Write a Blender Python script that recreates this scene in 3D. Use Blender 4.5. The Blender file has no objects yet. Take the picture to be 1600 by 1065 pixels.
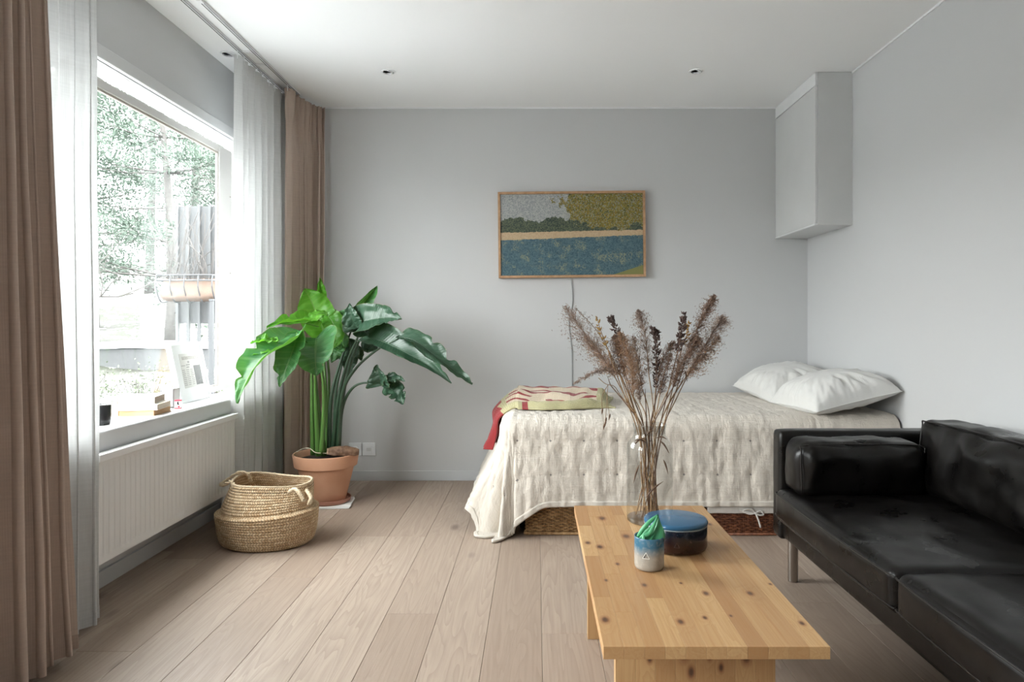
import bpy, bmesh, math, random
from mathutils import Vector, Matrix, noise
import numpy as np

# ------------------------------------------------------------------ camera, sky, exposure
SC = bpy.context.scene
COL = SC.collection
F = 1067.0          # focal length in pixels of a 1600 px wide frame
CZ = 1.061          # camera height
cam = bpy.data.cameras.new('camera'); camo = bpy.data.objects.new('camera', cam); COL.objects.link(camo)
camo.location = (0, 0, CZ); camo.rotation_euler = (math.pi/2, 0, 0)
cam.sensor_width = 36.0; cam.lens = F/1600*36.0
cam.shift_x = (800-838)/1600.0
cam.shift_y = -(532.5-503)/1600.0
cam.clip_start = 0.02; cam.clip_end = 300
SC.camera = camo
SC.view_settings.view_transform = 'Standard'; SC.view_settings.look = 'None'
SC.view_settings.exposure = 0.76; SC.view_settings.gamma = 1.0; SC.view_settings.use_curve_mapping = False
SC.cycles.max_bounces = 10; SC.cycles.diffuse_bounces = 6; SC.cycles.transparent_max_bounces = 24
SC.cycles.sample_clamp_indirect = 8.0
try:
    SC.cycles.use_denoising = True
except Exception: pass

world = bpy.data.worlds.new('overcast_sky'); SC.world = world; world.use_nodes = True
wn = world.node_tree; wn.nodes.clear()
wo = wn.nodes.new('ShaderNodeOutputWorld'); wb = wn.nodes.new('ShaderNodeBackground')
wb.inputs['Color'].default_value = (0.985, 0.995, 1.0, 1); wb.inputs['Strength'].default_value = 13.0
wn.links.new(wb.outputs[0], wo.inputs[0])

def portal(name, loc, rot, sx, sy):
    l = bpy.data.lights.new(name, 'AREA'); l.shape = 'RECTANGLE'; l.size = sx; l.size_y = sy
    o = bpy.data.objects.new(name, l); COL.objects.link(o); o.location = loc; o.rotation_euler = rot
    l.cycles.is_portal = True
portal('window_portal', (-1.90, 2.89, 1.35), (0, math.pi/2*-1, 0), 1.5, 2.4)
portal('fill_window_portal', (-1.90, .65, 1.30), (0, -math.pi/2, 0), 1.6, 1.3)  # portal of the unseen window added as fill light

# room dimensions
XL, XR, YB, YF, H = -1.75, 1.82, 4.583, -3.0, 2.5

# ------------------------------------------------------------------ helpers
def P(px, py, Y):
    """world point seen at photo pixel (px,py) when it stands at depth Y"""
    return Vector(((px-838)/F*Y, Y, CZ-(py-503)/F*Y))
def nz(*a): return noise.noise(Vector(a))
def sm(a, b, x):
    t = min(1, max(0, (x-a)/(b-a))); return t*t*(3-2*t)

def tag(o, label=None, cat=None, group=None, kind=None):
    if label: o['label'] = label
    if cat: o['category'] = cat
    if group: o['group'] = group
    if kind: o['kind'] = kind
    return o
def empty(name, loc=(0, 0, 0), rz=0):
    o = bpy.data.objects.new(name, None); COL.objects.link(o); o.location = loc; o.rotation_euler = (0, 0, rz)
    o.empty_display_size = .05
    return o
def link(name, me, m, parent=None, smooth=False):
    o = bpy.data.objects.new(name, me); COL.objects.link(o)
    if m: me.materials.append(m)
    if parent: o.parent = parent
    if smooth: me.shade_smooth()
    return o

class MB:
    def __init__(s): s.bm = bmesh.new()
    def box(s, x0, x1, y0, y1, z0, z1, bev=0, M=None, seg=2):
        r = bmesh.ops.create_cube(s.bm, size=1)
        vs = r['verts']
        for v in vs:
            v.co = Vector(((v.co.x+.5)*(x1-x0)+x0, (v.co.y+.5)*(y1-y0)+y0, (v.co.z+.5)*(z1-z0)+z0))
        if bev:
            es = list({e for v in vs for e in v.link_edges})
            g = bmesh.ops.bevel(s.bm, geom=es, offset=bev, segments=seg, affect='EDGES', profile=.5)
            vs = list({v for f in g['faces'] for v in f.verts} | {v for v in vs if v.is_valid})
        if M is not None:
            for v in vs: v.co = M @ v.co
        return s
    def lathe(s, prof, seg=32, c=(0, 0, 0), sx=1, sy=1, caps=True, ripple=None):
        rings = []
        for k, (r, z) in enumerate(prof):
            ring = []
            for i in range(seg):
                a = 2*math.pi*i/seg
                rr = r*(1+(ripple(a, k) if ripple else 0))
                ring.append(s.bm.verts.new((c[0]+rr*sx*math.cos(a), c[1]+rr*sy*math.sin(a), c[2]+z)))
            rings.append(ring)
        for a, b in zip(rings, rings[1:]):
            for i in range(seg):
                j = (i+1) % seg
                s.bm.faces.new((a[i], a[j], b[j], b[i]))
        if caps:
            if prof[0][0] > 1e-5: s.bm.faces.new(list(reversed(rings[0])))
            if prof[-1][0] > 1e-5: s.bm.faces.new(rings[-1])
        return s
    def tube(s, pts, r, seg=6, caps=True):
        pts = [Vector(p) for p in pts]; n = len(pts)
        rs = r if isinstance(r, (list, tuple)) else [r]*n
        t = (pts[1]-pts[0]).normalized()
        u = t.cross(Vector((0, 0, 1)))
        if u.length < 1e-3: u = t.cross(Vector((1, 0, 0)))
        u.normalize(); rings = []
        for k in range(n):
            a = pts[max(0, k-1)]; b = pts[min(n-1, k+1)]
            t = (b-a)
            if t.length < 1e-9: t = Vector((0, 0, 1))
            t.normalize()
            u = (u-t*u.dot(t))
            if u.length < 1e-6: u = t.orthogonal()
            u.normalize(); w = t.cross(u)
            rings.append([s.bm.verts.new(pts[k]+(u*math.cos(2*math.pi*i/seg)+w*math.sin(2*math.pi*i/seg))*rs[k]) for i in range(seg)])
        for a, b in zip(rings, rings[1:]):
            for i in range(seg):
                j = (i+1) % seg
                s.bm.faces.new((a[i], a[j], b[j], b[i]))
        if caps:
            s.bm.faces.new(list(reversed(rings[0]))); s.bm.faces.new(rings[-1])
        return s
    def quad(s, *pts):
        s.bm.faces.new([s.bm.verts.new(p) for p in pts]); return s
    def build(s, name, m, parent=None, smooth=False, angle=None, fix=True):
        if fix: bmesh.ops.recalc_face_normals(s.bm, faces=s.bm.faces)
        me = bpy.data.meshes.new(name); s.bm.to_mesh(me); s.bm.free()
        o = link(name, me, m, parent, smooth or angle is not None)
        if angle is not None: me.set_sharp_from_angle(angle=math.radians(angle))
        return o

def grid(name, nu, nv, f, m, parent=None, uv=None, thick=0, smooth=True, close_u=False):
    """f(u,v)->co, uv(u,v)->(a,b)"""
    vs = []; 
    for j in range(nv+1):
        for i in range(nu+1):
            vs.append(tuple(f(i/nu, j/nv)))
    fs = [(j*(nu+1)+i, j*(nu+1)+i+1, (j+1)*(nu+1)+i+1, (j+1)*(nu+1)+i) for j in range(nv) for i in range(nu)]
    me = bpy.data.meshes.new(name); me.from_pydata(vs, [], fs)
    ul = me.uv_layers.new(name='UVMap')
    uvs = [(uv(i/nu, j/nv) if uv else (i/nu, j/nv)) for j in range(nv+1) for i in range(nu+1)]
    flat = []
    for fc in fs:
        for k in fc: flat += list(uvs[k])
    ul.data.foreach_set('uv', flat)
    o = link(name, me, m, parent, smooth)
    if thick:
        md = o.modifiers.new('thickness', 'SOLIDIFY'); md.thickness = thick; md.offset = 0
    return o

def rbox(name, size, r, m, parent=None, loc=(0, 0, 0), rot=(0, 0, 0), n=14, bulge=(0, 0, 0), wr=0, ws=8, seed=0, sag=0, extra=None):
    """rounded, optionally bulging box centred on its middle"""
    bm = bmesh.new(); bmesh.ops.create_cube(bm, size=2)
    bmesh.ops.subdivide_edges(bm, edges=bm.edges, cuts=n, use_grid_fill=True)
    hx, hy, hz = [s/2 for s in size]
    def warp(t):   # denser near the edges
        return math.sin(t*math.pi/2)
    for v in bm.verts:
        a, b, c = (warp(v.co.x), warp(v.co.y), warp(v.co.z))
        p = Vector((a*hx, b*hy, c*hz))
        q = Vector((max(-(hx-r), min(hx-r, p.x)), max(-(hy-r), min(hy-r, p.y)), max(-(hz-r), min(hz-r, p.z))))
        d = p-q
        nrm = d.normalized() if d.length > 1e-9 else Vector((0, 0, 0))
        p = q+nrm*r if d.length > 1e-9 else p
        ax, ay, az = (1-a*a), (1-b*b), (1-c*c)
        p.x += (1 if a > 0 else -1)*abs(a)**3*bulge[0]*ay*az
        p.y += (1 if b > 0 else -1)*abs(b)**3*bulge[1]*ax*az
        p.z += (1 if c > 0 else -1)*abs(c)**3*bulge[2]*ax*ay
        if wr:
            w = nz(p.x*ws+seed, p.y*ws*1.3, p.z*ws+seed*.3)*wr + nz(p.x*ws*2.7+seed, p.y*ws*2.2, p.z*ws*2.5)*wr*.45
            p += nrm*w
        if extra: p = extra(p, a, b, c)
        v.co = p
    me = bpy.data.meshes.new(name); bmesh.ops.recalc_face_normals(bm, faces=bm.faces); bm.to_mesh(me); bm.free()
    o = link(name, me, m, parent, True); o.location = loc; o.rotation_euler = rot
    return o

def bez(pts, n):
    """smooth curve through points (Catmull-Rom)"""
    pts = [Vector(p) for p in pts]; out = []
    q = [pts[0]*2-pts[1]]+pts+[pts[-1]*2-pts[-2]]
    seg = len(pts)-1
    for k in range(n+1):
        t = k/n*seg; i = min(seg-1, int(t)); t -= i
        a, b, c, d = q[i:i+4]
        out.append(.5*((2*b)+(c-a)*t+(2*a-5*b+4*c-d)*t*t+(3*b-a-3*c+d)*t**3))
    return out

# ------------------------------------------------------------------ materials
class NT:
    def __init__(s, name):
        s.m = bpy.data.materials.new(name); s.m.use_nodes = True; s.t = s.m.node_tree; s.t.nodes.clear()
        s.out = s.t.nodes.new('ShaderNodeOutputMaterial')
    def n(s, typ, **kw):
        nd = s.t.nodes.new('ShaderNode'+typ)
        for k, v in kw.items():
            if k.startswith('i_'): s.set(nd.inputs[k[2:].replace('_', ' ')], v)
            else: setattr(nd, k, v)
        return nd
    def set(s, inp, v):
        if hasattr(v, 'links') or isinstance(v, bpy.types.NodeSocket): s.t.links.new(v, inp)
        elif isinstance(v, tuple) and len(v) == 3 and inp.type == 'RGBA': inp.default_value = (*v, 1)
        else: inp.default_value = v
    def math(s, op, a, b=None, c=None, clamp=False):
        nd = s.n('Math', operation=op, use_clamp=clamp); s.set(nd.inputs[0], a)
        if b is not None: s.set(nd.inputs[1], b)
        if c is not None: s.set(nd.inputs[2], c)
        return nd.outputs[0]
    def mix(s, f, a, b, blend='MIX'):
        nd = s.n('Mix', data_type='RGBA', blend_type=blend)
        s.set(nd.inputs['Factor'], f); s.set(nd.inputs['A'], a); s.set(nd.inputs['B'], b)
        return nd.outputs['Result']
    def ramp(s, f, a, b, lo=0, hi=1):
        nd = s.n('MapRange', clamp=True); s.set(nd.inputs['Value'], f)
        nd.inputs['From Min'].default_value = a; nd.inputs['From Max'].default_value = b
        nd.inputs['To Min'].default_value = lo; nd.inputs['To Max'].default_value = hi
        return nd.outputs[0]
    def coord(s, kind='Object', obj=None):
        nd = s.n('TexCoord'); 
        if obj: nd.object = obj
        return nd.outputs[kind]
    def mapv(s, v, scale=(1, 1, 1), loc=(0, 0, 0), rot=(0, 0, 0)):
        nd = s.n('Mapping'); s.set(nd.inputs[0], v); nd.inputs['Scale'].default_value = scale
        s.set(nd.inputs['Location'], loc); nd.inputs['Rotation'].default_value = rot
        return nd.outputs[0]
    def noise(s, v, scale=5, detail=3, rough=.5, dist=0, col=False):
        nd = s.n('TexNoise'); s.set(nd.inputs['Vector'], v); nd.inputs['Scale'].default_value = scale
        nd.inputs['Detail'].default_value = detail; nd.inputs['Roughness'].default_value = rough; nd.inputs['Distortion'].default_value = dist
        return nd.outputs['Color' if col else 'Fac']
    def vor(s, v, scale=5, out='Distance', feature='F1'):
        nd = s.n('TexVoronoi', feature=feature); s.set(nd.inputs['Vector'], v); nd.inputs['Scale'].default_value = scale
        return nd.outputs[out]
    def bump(s, h, strength=.3, dist=.01, normal=None):
        nd = s.n('Bump'); nd.inputs['Strength'].default_value = strength; nd.inputs['Distance'].default_value = dist
        s.set(nd.inputs['Height'], h)
        if normal is not None: s.set(nd.inputs['Normal'], normal)
        return nd.outputs[0]
    def pbsdf(s, col, rough=.5, normal=None, **kw):
        nd = s.n('BsdfPrincipled'); s.set(nd.inputs['Base Color'], col); s.set(nd.inputs['Roughness'], rough)
        if normal is not None: s.set(nd.inputs['Normal'], normal)
        for k, v in kw.items(): s.set(nd.inputs[k.replace('_', ' ')], v)
        return nd.outputs[0]
    def end(s, sh):
        s.t.links.new(sh, s.out.inputs['Surface']); return s.m
    def mixs(s, f, a, b):
        nd = s.n('MixShader'); s.set(nd.inputs[0], f); s.t.links.new(a, nd.inputs[1]); s.t.links.new(b, nd.inputs[2]); return nd.outputs[0]

def plain(name, col, rough=.5, bump=0, bscale=60, **kw):
    t = NT(name); v = t.coord()
    n = t.noise(v, bscale, 3)
    c = t.mix(t.ramp(t.noise(v, 3, 2), .3, .7), tuple(x*.96 for x in col), tuple(min(1, x*1.03) for x in col))
    return t.end(t.pbsdf(c, rough, t.bump(n, bump, .005) if bump else None, **kw))

def paint_mat(name, col, rough=.75):
    t = NT(name); g = t.n('NewGeometry').outputs['Position']
    n = t.noise(g, 90, 4, .6)
    c = t.mix(t.noise(g, 1.2, 2), tuple(x*.985 for x in col), tuple(x*1.015 for x in col))
    return t.end(t.pbsdf(c, rough, t.bump(n, .08, .004)))

M = {}
M['wall'] = paint_mat('grey_wall_paint', (.555, .56, .563))
M['wall_r'] = paint_mat('grey_wall_paint_right', (.555, .56, .563))
M['ceil'] = paint_mat('white_ceiling_paint', (.86, .865, .865))
M['far_wall'] = paint_mat('fill_cutting_dark_paint', (.13, .13, .13))  # for the unseen wall behind the camera, darkened to hold back fill light
M['base'] = plain('baseboard_paint', (.56, .575, .585), .5)
M['white'] = plain('white_gloss_paint', (.80, .81, .82), .35)
M['win'] = plain('window_white_paint', (.60, .605, .61), .4)
M['sash'] = plain('sash_paint', (.55, .54, .52), .4)
M['gasket'] = plain('beige_gasket', (.36, .33, .29), .6)
M['radiator'] = plain('radiator_enamel', (.74, .745, .74), .35)
M['cab'] = plain('light_grey_lacquer', (.60, .605, .60), .4)
M['filler'] = plain('white_filler_board', (.74, .75, .755), .5)
M['plastic'] = plain('white_plastic', (.72, .73, .74), .35)
M['dark'] = plain('dark_recess', (.03, .03, .03), .6)
M['metal'] = plain('brushed_metal', (.42, .39, .36), .28, Metallic=1.0)
M['alu'] = plain('grey_track_metal', (.35, .35, .35), .4, Metallic=.6)
M['cable'] = plain('grey_cable', (.38, .39, .40), .5)
M['black'] = plain('black_gloss', (.012, .012, .013), .25)

def glass(name, tint=(1, 1, 1), refl=.06, edge=.5):
    t = NT(name); lw = t.n('LayerWeight'); lw.inputs['Blend'].default_value = .25
    f = t.math('MULTIPLY_ADD', t.math('POWER', lw.outputs['Facing'], 2.5), edge, refl, clamp=True)
    tr = t.n('BsdfTransparent'); t.set(tr.inputs[0], tint)
    gl = t.n('BsdfGlossy'); gl.inputs['Roughness'].default_value = .02; t.set(gl.inputs[0], (.95, .97, .97))
    return t.end(t.mixs(f, tr.outputs[0], gl.outputs[0]))
M['glass'] = glass('window_glass', (.97, .985, .98), .03, .10)
M['vase'] = glass('vase_glass', (.90, .905, .90), .04, .7)
M['vasebase'] = glass('vase_base_glass', (.72, .70, .68), .10, .5)

def fabric(name, col, scale=700, rough=.9, trans=0, transp=0, bump=.15, var=.08, uv=True):
    t = NT(name); v = t.coord('UV') if uv else t.coord()
    wx = t.n('TexWave', wave_type='BANDS', bands_direction='X'); t.set(wx.inputs['Vector'], v); wx.inputs['Scale'].default_value = scale*.3; wx.inputs['Distortion'].default_value = .6
    wy = t.n('TexWave', wave_type='BANDS', bands_direction='Y'); t.set(wy.inputs['Vector'], v); wy.inputs['Scale'].default_value = scale*.3; wy.inputs['Distortion'].default_value = .6
    h = t.math('ADD', wx.outputs['Fac'], wy.outputs['Fac'])
    slub = t.noise(t.mapv(v, (8, 160, 1)), 1.0, 3)
    slub2 = t.noise(t.mapv(v, (160, 8, 1)), 1.0, 3)
    s_ = t.math('MULTIPLY', t.math('ADD', slub, slub2), .5)
    c = t.mix(t.ramp(s_, .3, .7), tuple(x*(1-var) for x in col), tuple(min(1, x*(1+var)) for x in col))
    nrm = t.bump(t.math('MULTIPLY_ADD', s_, 2.0, h), bump, .0012)
    sh = t.pbsdf(c, rough, nrm, Sheen_Weight=.15)
    if trans:
        tl = t.n('BsdfTranslucent'); t.set(tl.inputs[0], c); t.set(tl.inputs['Normal'], nrm); sh = t.mixs(trans, sh, tl.outputs[0])
    if transp:
        tp = t.n('BsdfTransparent'); 
        sh = t.mixs(transp, sh, tp.outputs[0])
    return t.end(sh)
M['sheer'] = fabric('white_sheer_voile', (.67, .68, .68), 500, trans=.14, transp=.05)
M['brown'] = fabric('brown_linen_curtain', (.56, .45, .38), 700, trans=.12, bump=.25)
M['pillow'] = fabric('white_cotton', (.63, .625, .605), 900, bump=.1, var=.02)
M['cushion_dark'] = M['black']

# floor planks
def oak():
    t = NT('whitened_oak'); oi = t.n('ObjectInfo').outputs['Random']
    g = t.coord()
    off = t.n('CombineXYZ'); t.set(off.inputs[0], t.math('MULTIPLY', oi, 37.0)); t.set(off.inputs[1], t.math('MULTIPLY', oi, 91.0))
    v = t.mapv(g, (1, 1, 1), off.outputs[0])
    fine = t.noise(t.mapv(v, (95, 3.2, 1)), 1, 5, .65)
    cath = t.noise(t.mapv(v, (11, .75, 1)), 1, 2, .4, 1.0)
    rings = t.math('FRACT', t.math('MULTIPLY', cath, 13.0))
    rings = t.math('POWER', rings, 2.2)
    big = t.noise(t.mapv(v, (4, 1.2, 1)), 1, 2)
    base = t.mix(t.ramp(oi, 0, 1), (.33, .25, .195), (.455, .37, .30))
    base = t.mix(t.ramp(big, .35, .7, 0, .55), base, (.37, .285, .225))
    base = t.mix(t.math('MULTIPLY', rings, .55), base, (.27, .20, .155))
    base = t.mix(t.ramp(fine, .42, .70, 0, .50), base, (.31, .24, .19))
    kv = t.n('TexVoronoi'); t.set(kv.inputs['Vector'], t.mapv(v, (3.0, 1.3, 1))); kv.inputs['Scale'].default_value = 1.0
    sep = t.n('SeparateColor'); t.set(sep.inputs[0], kv.outputs['Color'])
    kn = t.math('MULTIPLY', t.ramp(t.math('ADD', kv.outputs['Distance'], t.math('MULTIPLY', fine, .03)), .045, .10, 1, 0), t.ramp(sep.outputs[0], .42, .44))
    base = t.mix(t.math('MULTIPLY', kn, .75), base, (.13, .095, .075))
    rgh = t.ramp(fine, .3, .7, .42, .58)
    h = t.math('SUBTRACT', 0.0, t.math('ADD', t.ramp(fine, .5, .75), t.math('MULTIPLY', rings, .5)))
    return t.end(t.pbsdf(base, rgh, t.bump(h, .25, .0012)))
M['oak'] = oak()

def pine(name, root=None, knots=(), dark=1.0, axis='Y'):
    t = NT(name); oi = t.n('ObjectInfo').outputs['Random']
    g = t.coord('Object', root) if root else t.coord()
    rot = (0, 0, 0) if axis == 'Y' else (math.pi/2, 0, 0)
    g0 = g
    if axis != 'Y': g = t.mapv(g, rot=rot)
    off = t.n('CombineXYZ'); t.set(off.inputs[0], t.math('MULTIPLY', oi, 17.0)); t.set(off.inputs[1], t.math('MULTIPLY', oi, 53.0)); t.set(off.inputs[2], t.math('MULTIPLY', oi, 7.0))
    v = t.mapv(g, (1, 1, 1), off.outputs[0])
    k_all = None
    if knots:
        for (kx, ky, kr) in knots:
            d = t.n('VectorMath', operation='DISTANCE'); t.set(d.inputs[0], t.mapv(g0 if axis == 'Y' else g0, (1, .55, .0) if axis == 'Y' else (1, 0, .55)))
            d.inputs[1].default_value = (kx, ky*.55, 0) if axis == 'Y' else (kx, 0, ky*.55)
            q = t.math('DIVIDE', d.outputs['Value'], kr)
            k_all = q if k_all is None else t.math('MINIMUM', k_all, q)
    g1 = t.noise(t.mapv(v, (26, 1.1, 26)), 1, 2, .4, .6)
    if k_all is not None:
        g1 = t.math('ADD', g1, t.math('MULTIPLY', t.ramp(k_all, 1.0, 4.5, 1, 0), .22))
    rings = t.math('FRACT', t.math('MULTIPLY', g1, 9.0))
    rings = t.math('POWER', rings, 1.6)
    fine = t.noise(t.mapv(v, (220, 5, 220)), 1, 3)
    base = t.mix(oi, (.42*dark, .23*dark, .10*dark), (.60*dark, .385*dark, .185*dark))
    base = t.mix(t.math('MULTIPLY', rings, .38), base, (.43*dark, .215*dark, .08*dark))
    base = t.mix(t.ramp(fine, .45, .7, 0, .22), base, (.40*dark, .20*dark, .075*dark))
    if k_all is not None:
        base = t.mix(t.ramp(k_all, .75, 1.6, .85, 0), base, (.30, .13, .055))
        base = t.mix(t.ramp(k_all, .35, .95, .9, 0), base, (.085, .045, .028))
    return t.end(t.pbsdf(base, t.ramp(fine, .3, .7, .36, .5), t.bump(t.math('ADD', rings, fine), .06, .001)))

def leather():
    t = NT('black_leather'); v = t.coord()
    vo = t.noise(v, 240, 2)
    n1 = t.noise(v, 9, 3, .5); n2 = t.noise(v, 34, 3, .5)
    c = t.mix(t.ramp(n1, .35, .7), (.0025, .0022, .0021), (.006, .005, .0045))
    b = t.bump(n1, .12, .006); b = t.bump(n2, .06, .002, b); b = t.bump(vo, .03, .0006, b)
    return t.end(t.pbsdf(c, t.ramp(n1, .3, .7, .24, .40), b, Specular_IOR_Level=.34))
M['leather'] = leather()
M['thread'] = plain('dark_seam', (.02, .017, .015), .5)
M['strap'] = plain('black_leather_trim', (.014, .012, .011), .35)

def quilt_mat():
    t = NT('cream_linen_quilt'); uv = t.coord('UV')
    sx = t.n('SeparateXYZ'); t.set(sx.inputs[0], uv)
    S = .165
    fx = t.math('SUBTRACT', t.math('FRACT', t.math('DIVIDE', sx.outputs[0], S)), .5)
    fy = t.math('SUBTRACT', t.math('FRACT', t.math('DIVIDE', sx.outputs[1], S)), .5)
    ax = t.math('ABSOLUTE', fx); ay = t.math('ABSOLUTE', fy)
    d = t.math('MAXIMUM', ax, ay)
    cross = t.math('MAXIMUM', t.math('MULTIPLY', t.math('LESS_THAN', ax, .010), t.math('LESS_THAN', ay, .040)), t.math('MULTIPLY', t.math('LESS_THAN', ay, .010), t.math('LESS_THAN', ax, .040)))
    n1 = t.noise(t.mapv(uv, (95, 16, 1)), 1, 5, .7, .6)
    n2 = t.noise(t.mapv(uv, (22, 130, 1)), 1, 4, .65, .6)
    n3 = t.noise(uv, 22, 4, .6, .5)
    wv = t.noise(uv, 900, 2)
    h = t.math('ADD', t.math('ADD', n1, t.math('MULTIPLY', n2, .7)), t.math('MULTIPLY', n3, 1.1))
    slub = t.noise(t.mapv(uv, (4, 260, 1)), 1, 3)
    c = t.mix(t.ramp(slub, .35, .75), (.64, .58, .505), (.71, .66, .59))
    c = t.mix(cross, c, (.11, .10, .10))
    b = t.bump(h, .75, .0075); b = t.bump(wv, .1, .0005, b)
    return t.end(t.pbsdf(c, .9, b, Sheen_Weight=.2))
M['quilt'] = quilt_mat()
M['hem'] = fabric('quilt_binding', (.68, .63, .56), 700, bump=.4)

def throw_mat():
    t = NT('red_cream_knit'); uv = t.coord('UV')
    s = t.n('SeparateXYZ'); t.set(s.inputs[0], uv); u, v = s.outputs[0], s.outputs[1]
    wob = t.noise(t.mapv(uv, (3.2, 5, 1)), 1, 2)
    ph = t.math('ADD', t.math('MULTIPLY', v, 9.5), t.math('ADD', t.math('MULTIPLY', wob, 2.6), t.math('MULTIPLY', u, 2.6)))
    st = t.math('LESS_THAN', t.math('FRACT', ph), .34)
    gap = t.math('GREATER_THAN', t.noise(t.mapv(uv, (5, 9, 1)), 1, 1), .38)
    inside = t.math('MULTIPLY', t.math('MULTIPLY', t.math('GREATER_THAN', v, .20), t.math('LESS_THAN', v, .97)), t.math('MULTIPLY', t.math('GREATER_THAN', u, .27), t.math('LESS_THAN', u, .90)))
    st = t.math('MULTIPLY', t.math('MULTIPLY', st, gap), inside)
    end = t.math('LESS_THAN', t.math('ADD', u, t.math('MULTIPLY', wob, .05)), .265)
    band = t.math('MULTIPLY', t.math('GREATER_THAN', u, .36), t.math('MULTIPLY', t.math('LESS_THAN', u, .40), t.math('LESS_THAN', v, .28)))
    red = t.math('MAXIMUM', st, t.math('MAXIMUM', end, band))
    c = t.mix(inside, (.50, .46, .25), (.70, .58, .43))
    c = t.mix(red, c, (.30, .012, .016))
    rows = t.n('TexWave', wave_type='BANDS', bands_direction='Y'); t.set(rows.inputs['Vector'], uv); rows.inputs['Scale'].default_value = 26; rows.inputs['Distortion'].default_value = .4
    cols = t.n('TexWave', wave_type='BANDS', bands_direction='X'); t.set(cols.inputs['Vector'], uv); cols.inputs['Scale'].default_value = 40; cols.inputs['Distortion'].default_value = .4
    h = t.math('MULTIPLY', rows.outputs['Fac'], cols.outputs['Fac'])
    c = t.mix(t.math('MULTIPLY', t.math('SUBTRACT', 1.0, h), .25), c, t.mix(.5, c, (.05, .03, .02)))
    return t.end(t.pbsdf(c, .95, t.bump(h, .8, .004), Sheen_Weight=.3))
M['throw'] = throw_mat()

def weave(name, c1, c2, sc=120):
    t = NT(name); v = t.coord()
    n = t.noise(v, sc, 3); n2 = t.noise(v, 14, 2)
    c = t.mix(t.ramp(n, .35, .65), c1, c2); c = t.mix(t.ramp(n2, .3, .7, 0, .3), c, tuple(x*.7 for x in c1))
    return t.end(t.pbsdf(c, .65, t.bump(n, .3, .002)))
M['rattan'] = weave('light_brown_wicker', (.24, .125, .045), (.46, .28, .125), 60)
M['rattan_dark'] = weave('red_brown_wicker', (.10, .03, .012), (.24, .085, .035), 60)

def seagrass():
    t = NT('woven_seagrass'); uv = t.coord('UV')
    s = t.n('SeparateXYZ'); t.set(s.inputs[0], uv); u, v = s.outputs[0], s.outputs[1]
    # herringbone plait: u = strands round, v = rows
    row = t.math('FLOOR', v)
    par = t.math('MULTIPLY', t.math('SUBTRACT', t.math('MODULO', row, 2.0), .5), 2.0)
    ph = t.math('FRACT', t.math('ADD', u, t.math('MULTIPLY', t.math('MULTIPLY', t.math('FRACT', v), par), .9)))
    h = t.math('SINE', t.math('MULTIPLY', ph, math.pi))
    rv = t.math('SINE', t.math('MULTIPLY', t.math('FRACT', v), math.pi))
    hh = t.math('MULTIPLY', t.math('POWER', h, .6), t.math('POWER', rv, .5))
    cell = t.n('TexWhiteNoise', noise_dimensions='2D'); cv = t.n('CombineXYZ')
    t.set(cv.inputs[0], t.math('FLOOR', t.math('ADD', u, t.math('MULTIPLY', t.math('MULTIPLY', t.math('FRACT', v), par), .9)))); t.set(cv.inputs[1], row)
    t.set(cell.inputs['Vector'], cv.outputs[0])
    c = t.mix(cell.outputs['Value'], (.56, .38, .21), (.80, .63, .42))
    c = t.mix(t.math('MULTIPLY', t.math('SUBTRACT', 1.0, hh), .75), c, (.15, .075, .03))
    return t.end(t.pbsdf(c, .75, t.bump(hh, .8, .004)))
M['seagrass'] = seagrass()
M['rope'] = weave('twisted_seagrass_cord', (.50, .38, .24), (.70, .58, .42), 220)

def terracotta():
    t = NT('terracotta'); v = t.coord(); n = t.noise(v, 5, 3); f = t.noise(v, 150, 3)
    c = t.mix(t.ramp(n, .35, .7), (.58, .30, .18), (.66, .38, .25)); c = t.mix(t.ramp(f, .6, .75, 0, .25), c, (.7, .5, .38))
    return t.end(t.pbsdf(c, .8, t.bump(f, .12, .001)))
M['terra'] = terracotta()
M['terra_s'] = plain('terracotta_saucer_clay', (.40, .19, .13), .7, .1)
M['soil'] = plain('potting_soil', (.035, .024, .018), .95, .8, 90)
M['bark'] = weave('brown_bark', (.11, .055, .03), (.24, .14, .085), 45)

def leafm(name, c1, c2, rib, trans=.3):
    t = NT(name); uv = t.coord('UV'); s = t.n('SeparateXYZ'); t.set(s.inputs[0], uv); u, v = s.outputs[0], s.outputs[1]
    av = t.math('ABSOLUTE', t.math('SUBTRACT', v, .5))
    vein = t.math('SINE', t.math('MULTIPLY', t.math('SUBTRACT', u, t.math('MULTIPLY', av, .16)), 260.0))
    vein2 = t.math('SINE', t.math('MULTIPLY', t.math('SUBTRACT', u, t.math('MULTIPLY', av, .16)), 62.0))
    n = t.noise(t.coord(), 9, 3)
    c = t.mix(t.ramp(n, .3, .7), c1, c2)
    c = t.mix(t.ramp(vein2, .5, 1, 0, .22), c, rib)
    c = t.mix(t.ramp(av, .008, .022, 1, 0), c, rib)
    c = t.mix(t.ramp(t.math('ADD', av, t.math('MULTIPLY', n, .01)), .492, .503, 0, .7), c, (.22, .17, .06))
    b = t.bump(t.math('ADD', vein2, t.math('MULTIPLY', vein, .4)), .22, .003)
    sh = t.pbsdf(c, .38, b)
    tl = t.n('BsdfTranslucent'); t.set(tl.inputs[0], t.mix(.5, c, (.16, .42, .02)))
    return t.end(t.mixs(trans, sh, tl.outputs[0]))
M['leaf_bright'] = leafm('young_leaf', (.055, .24, .018), (.12, .36, .03), (.25, .45, .08), .45)
M['leaf_mid'] = leafm('green_leaf', (.022, .10, .032), (.045, .16, .045), (.18, .30, .12), .22)
M['leaf_dark'] = leafm('dark_leaf', (.018, .055, .030), (.035, .085, .048), (.09, .13, .09), .06)
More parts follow.
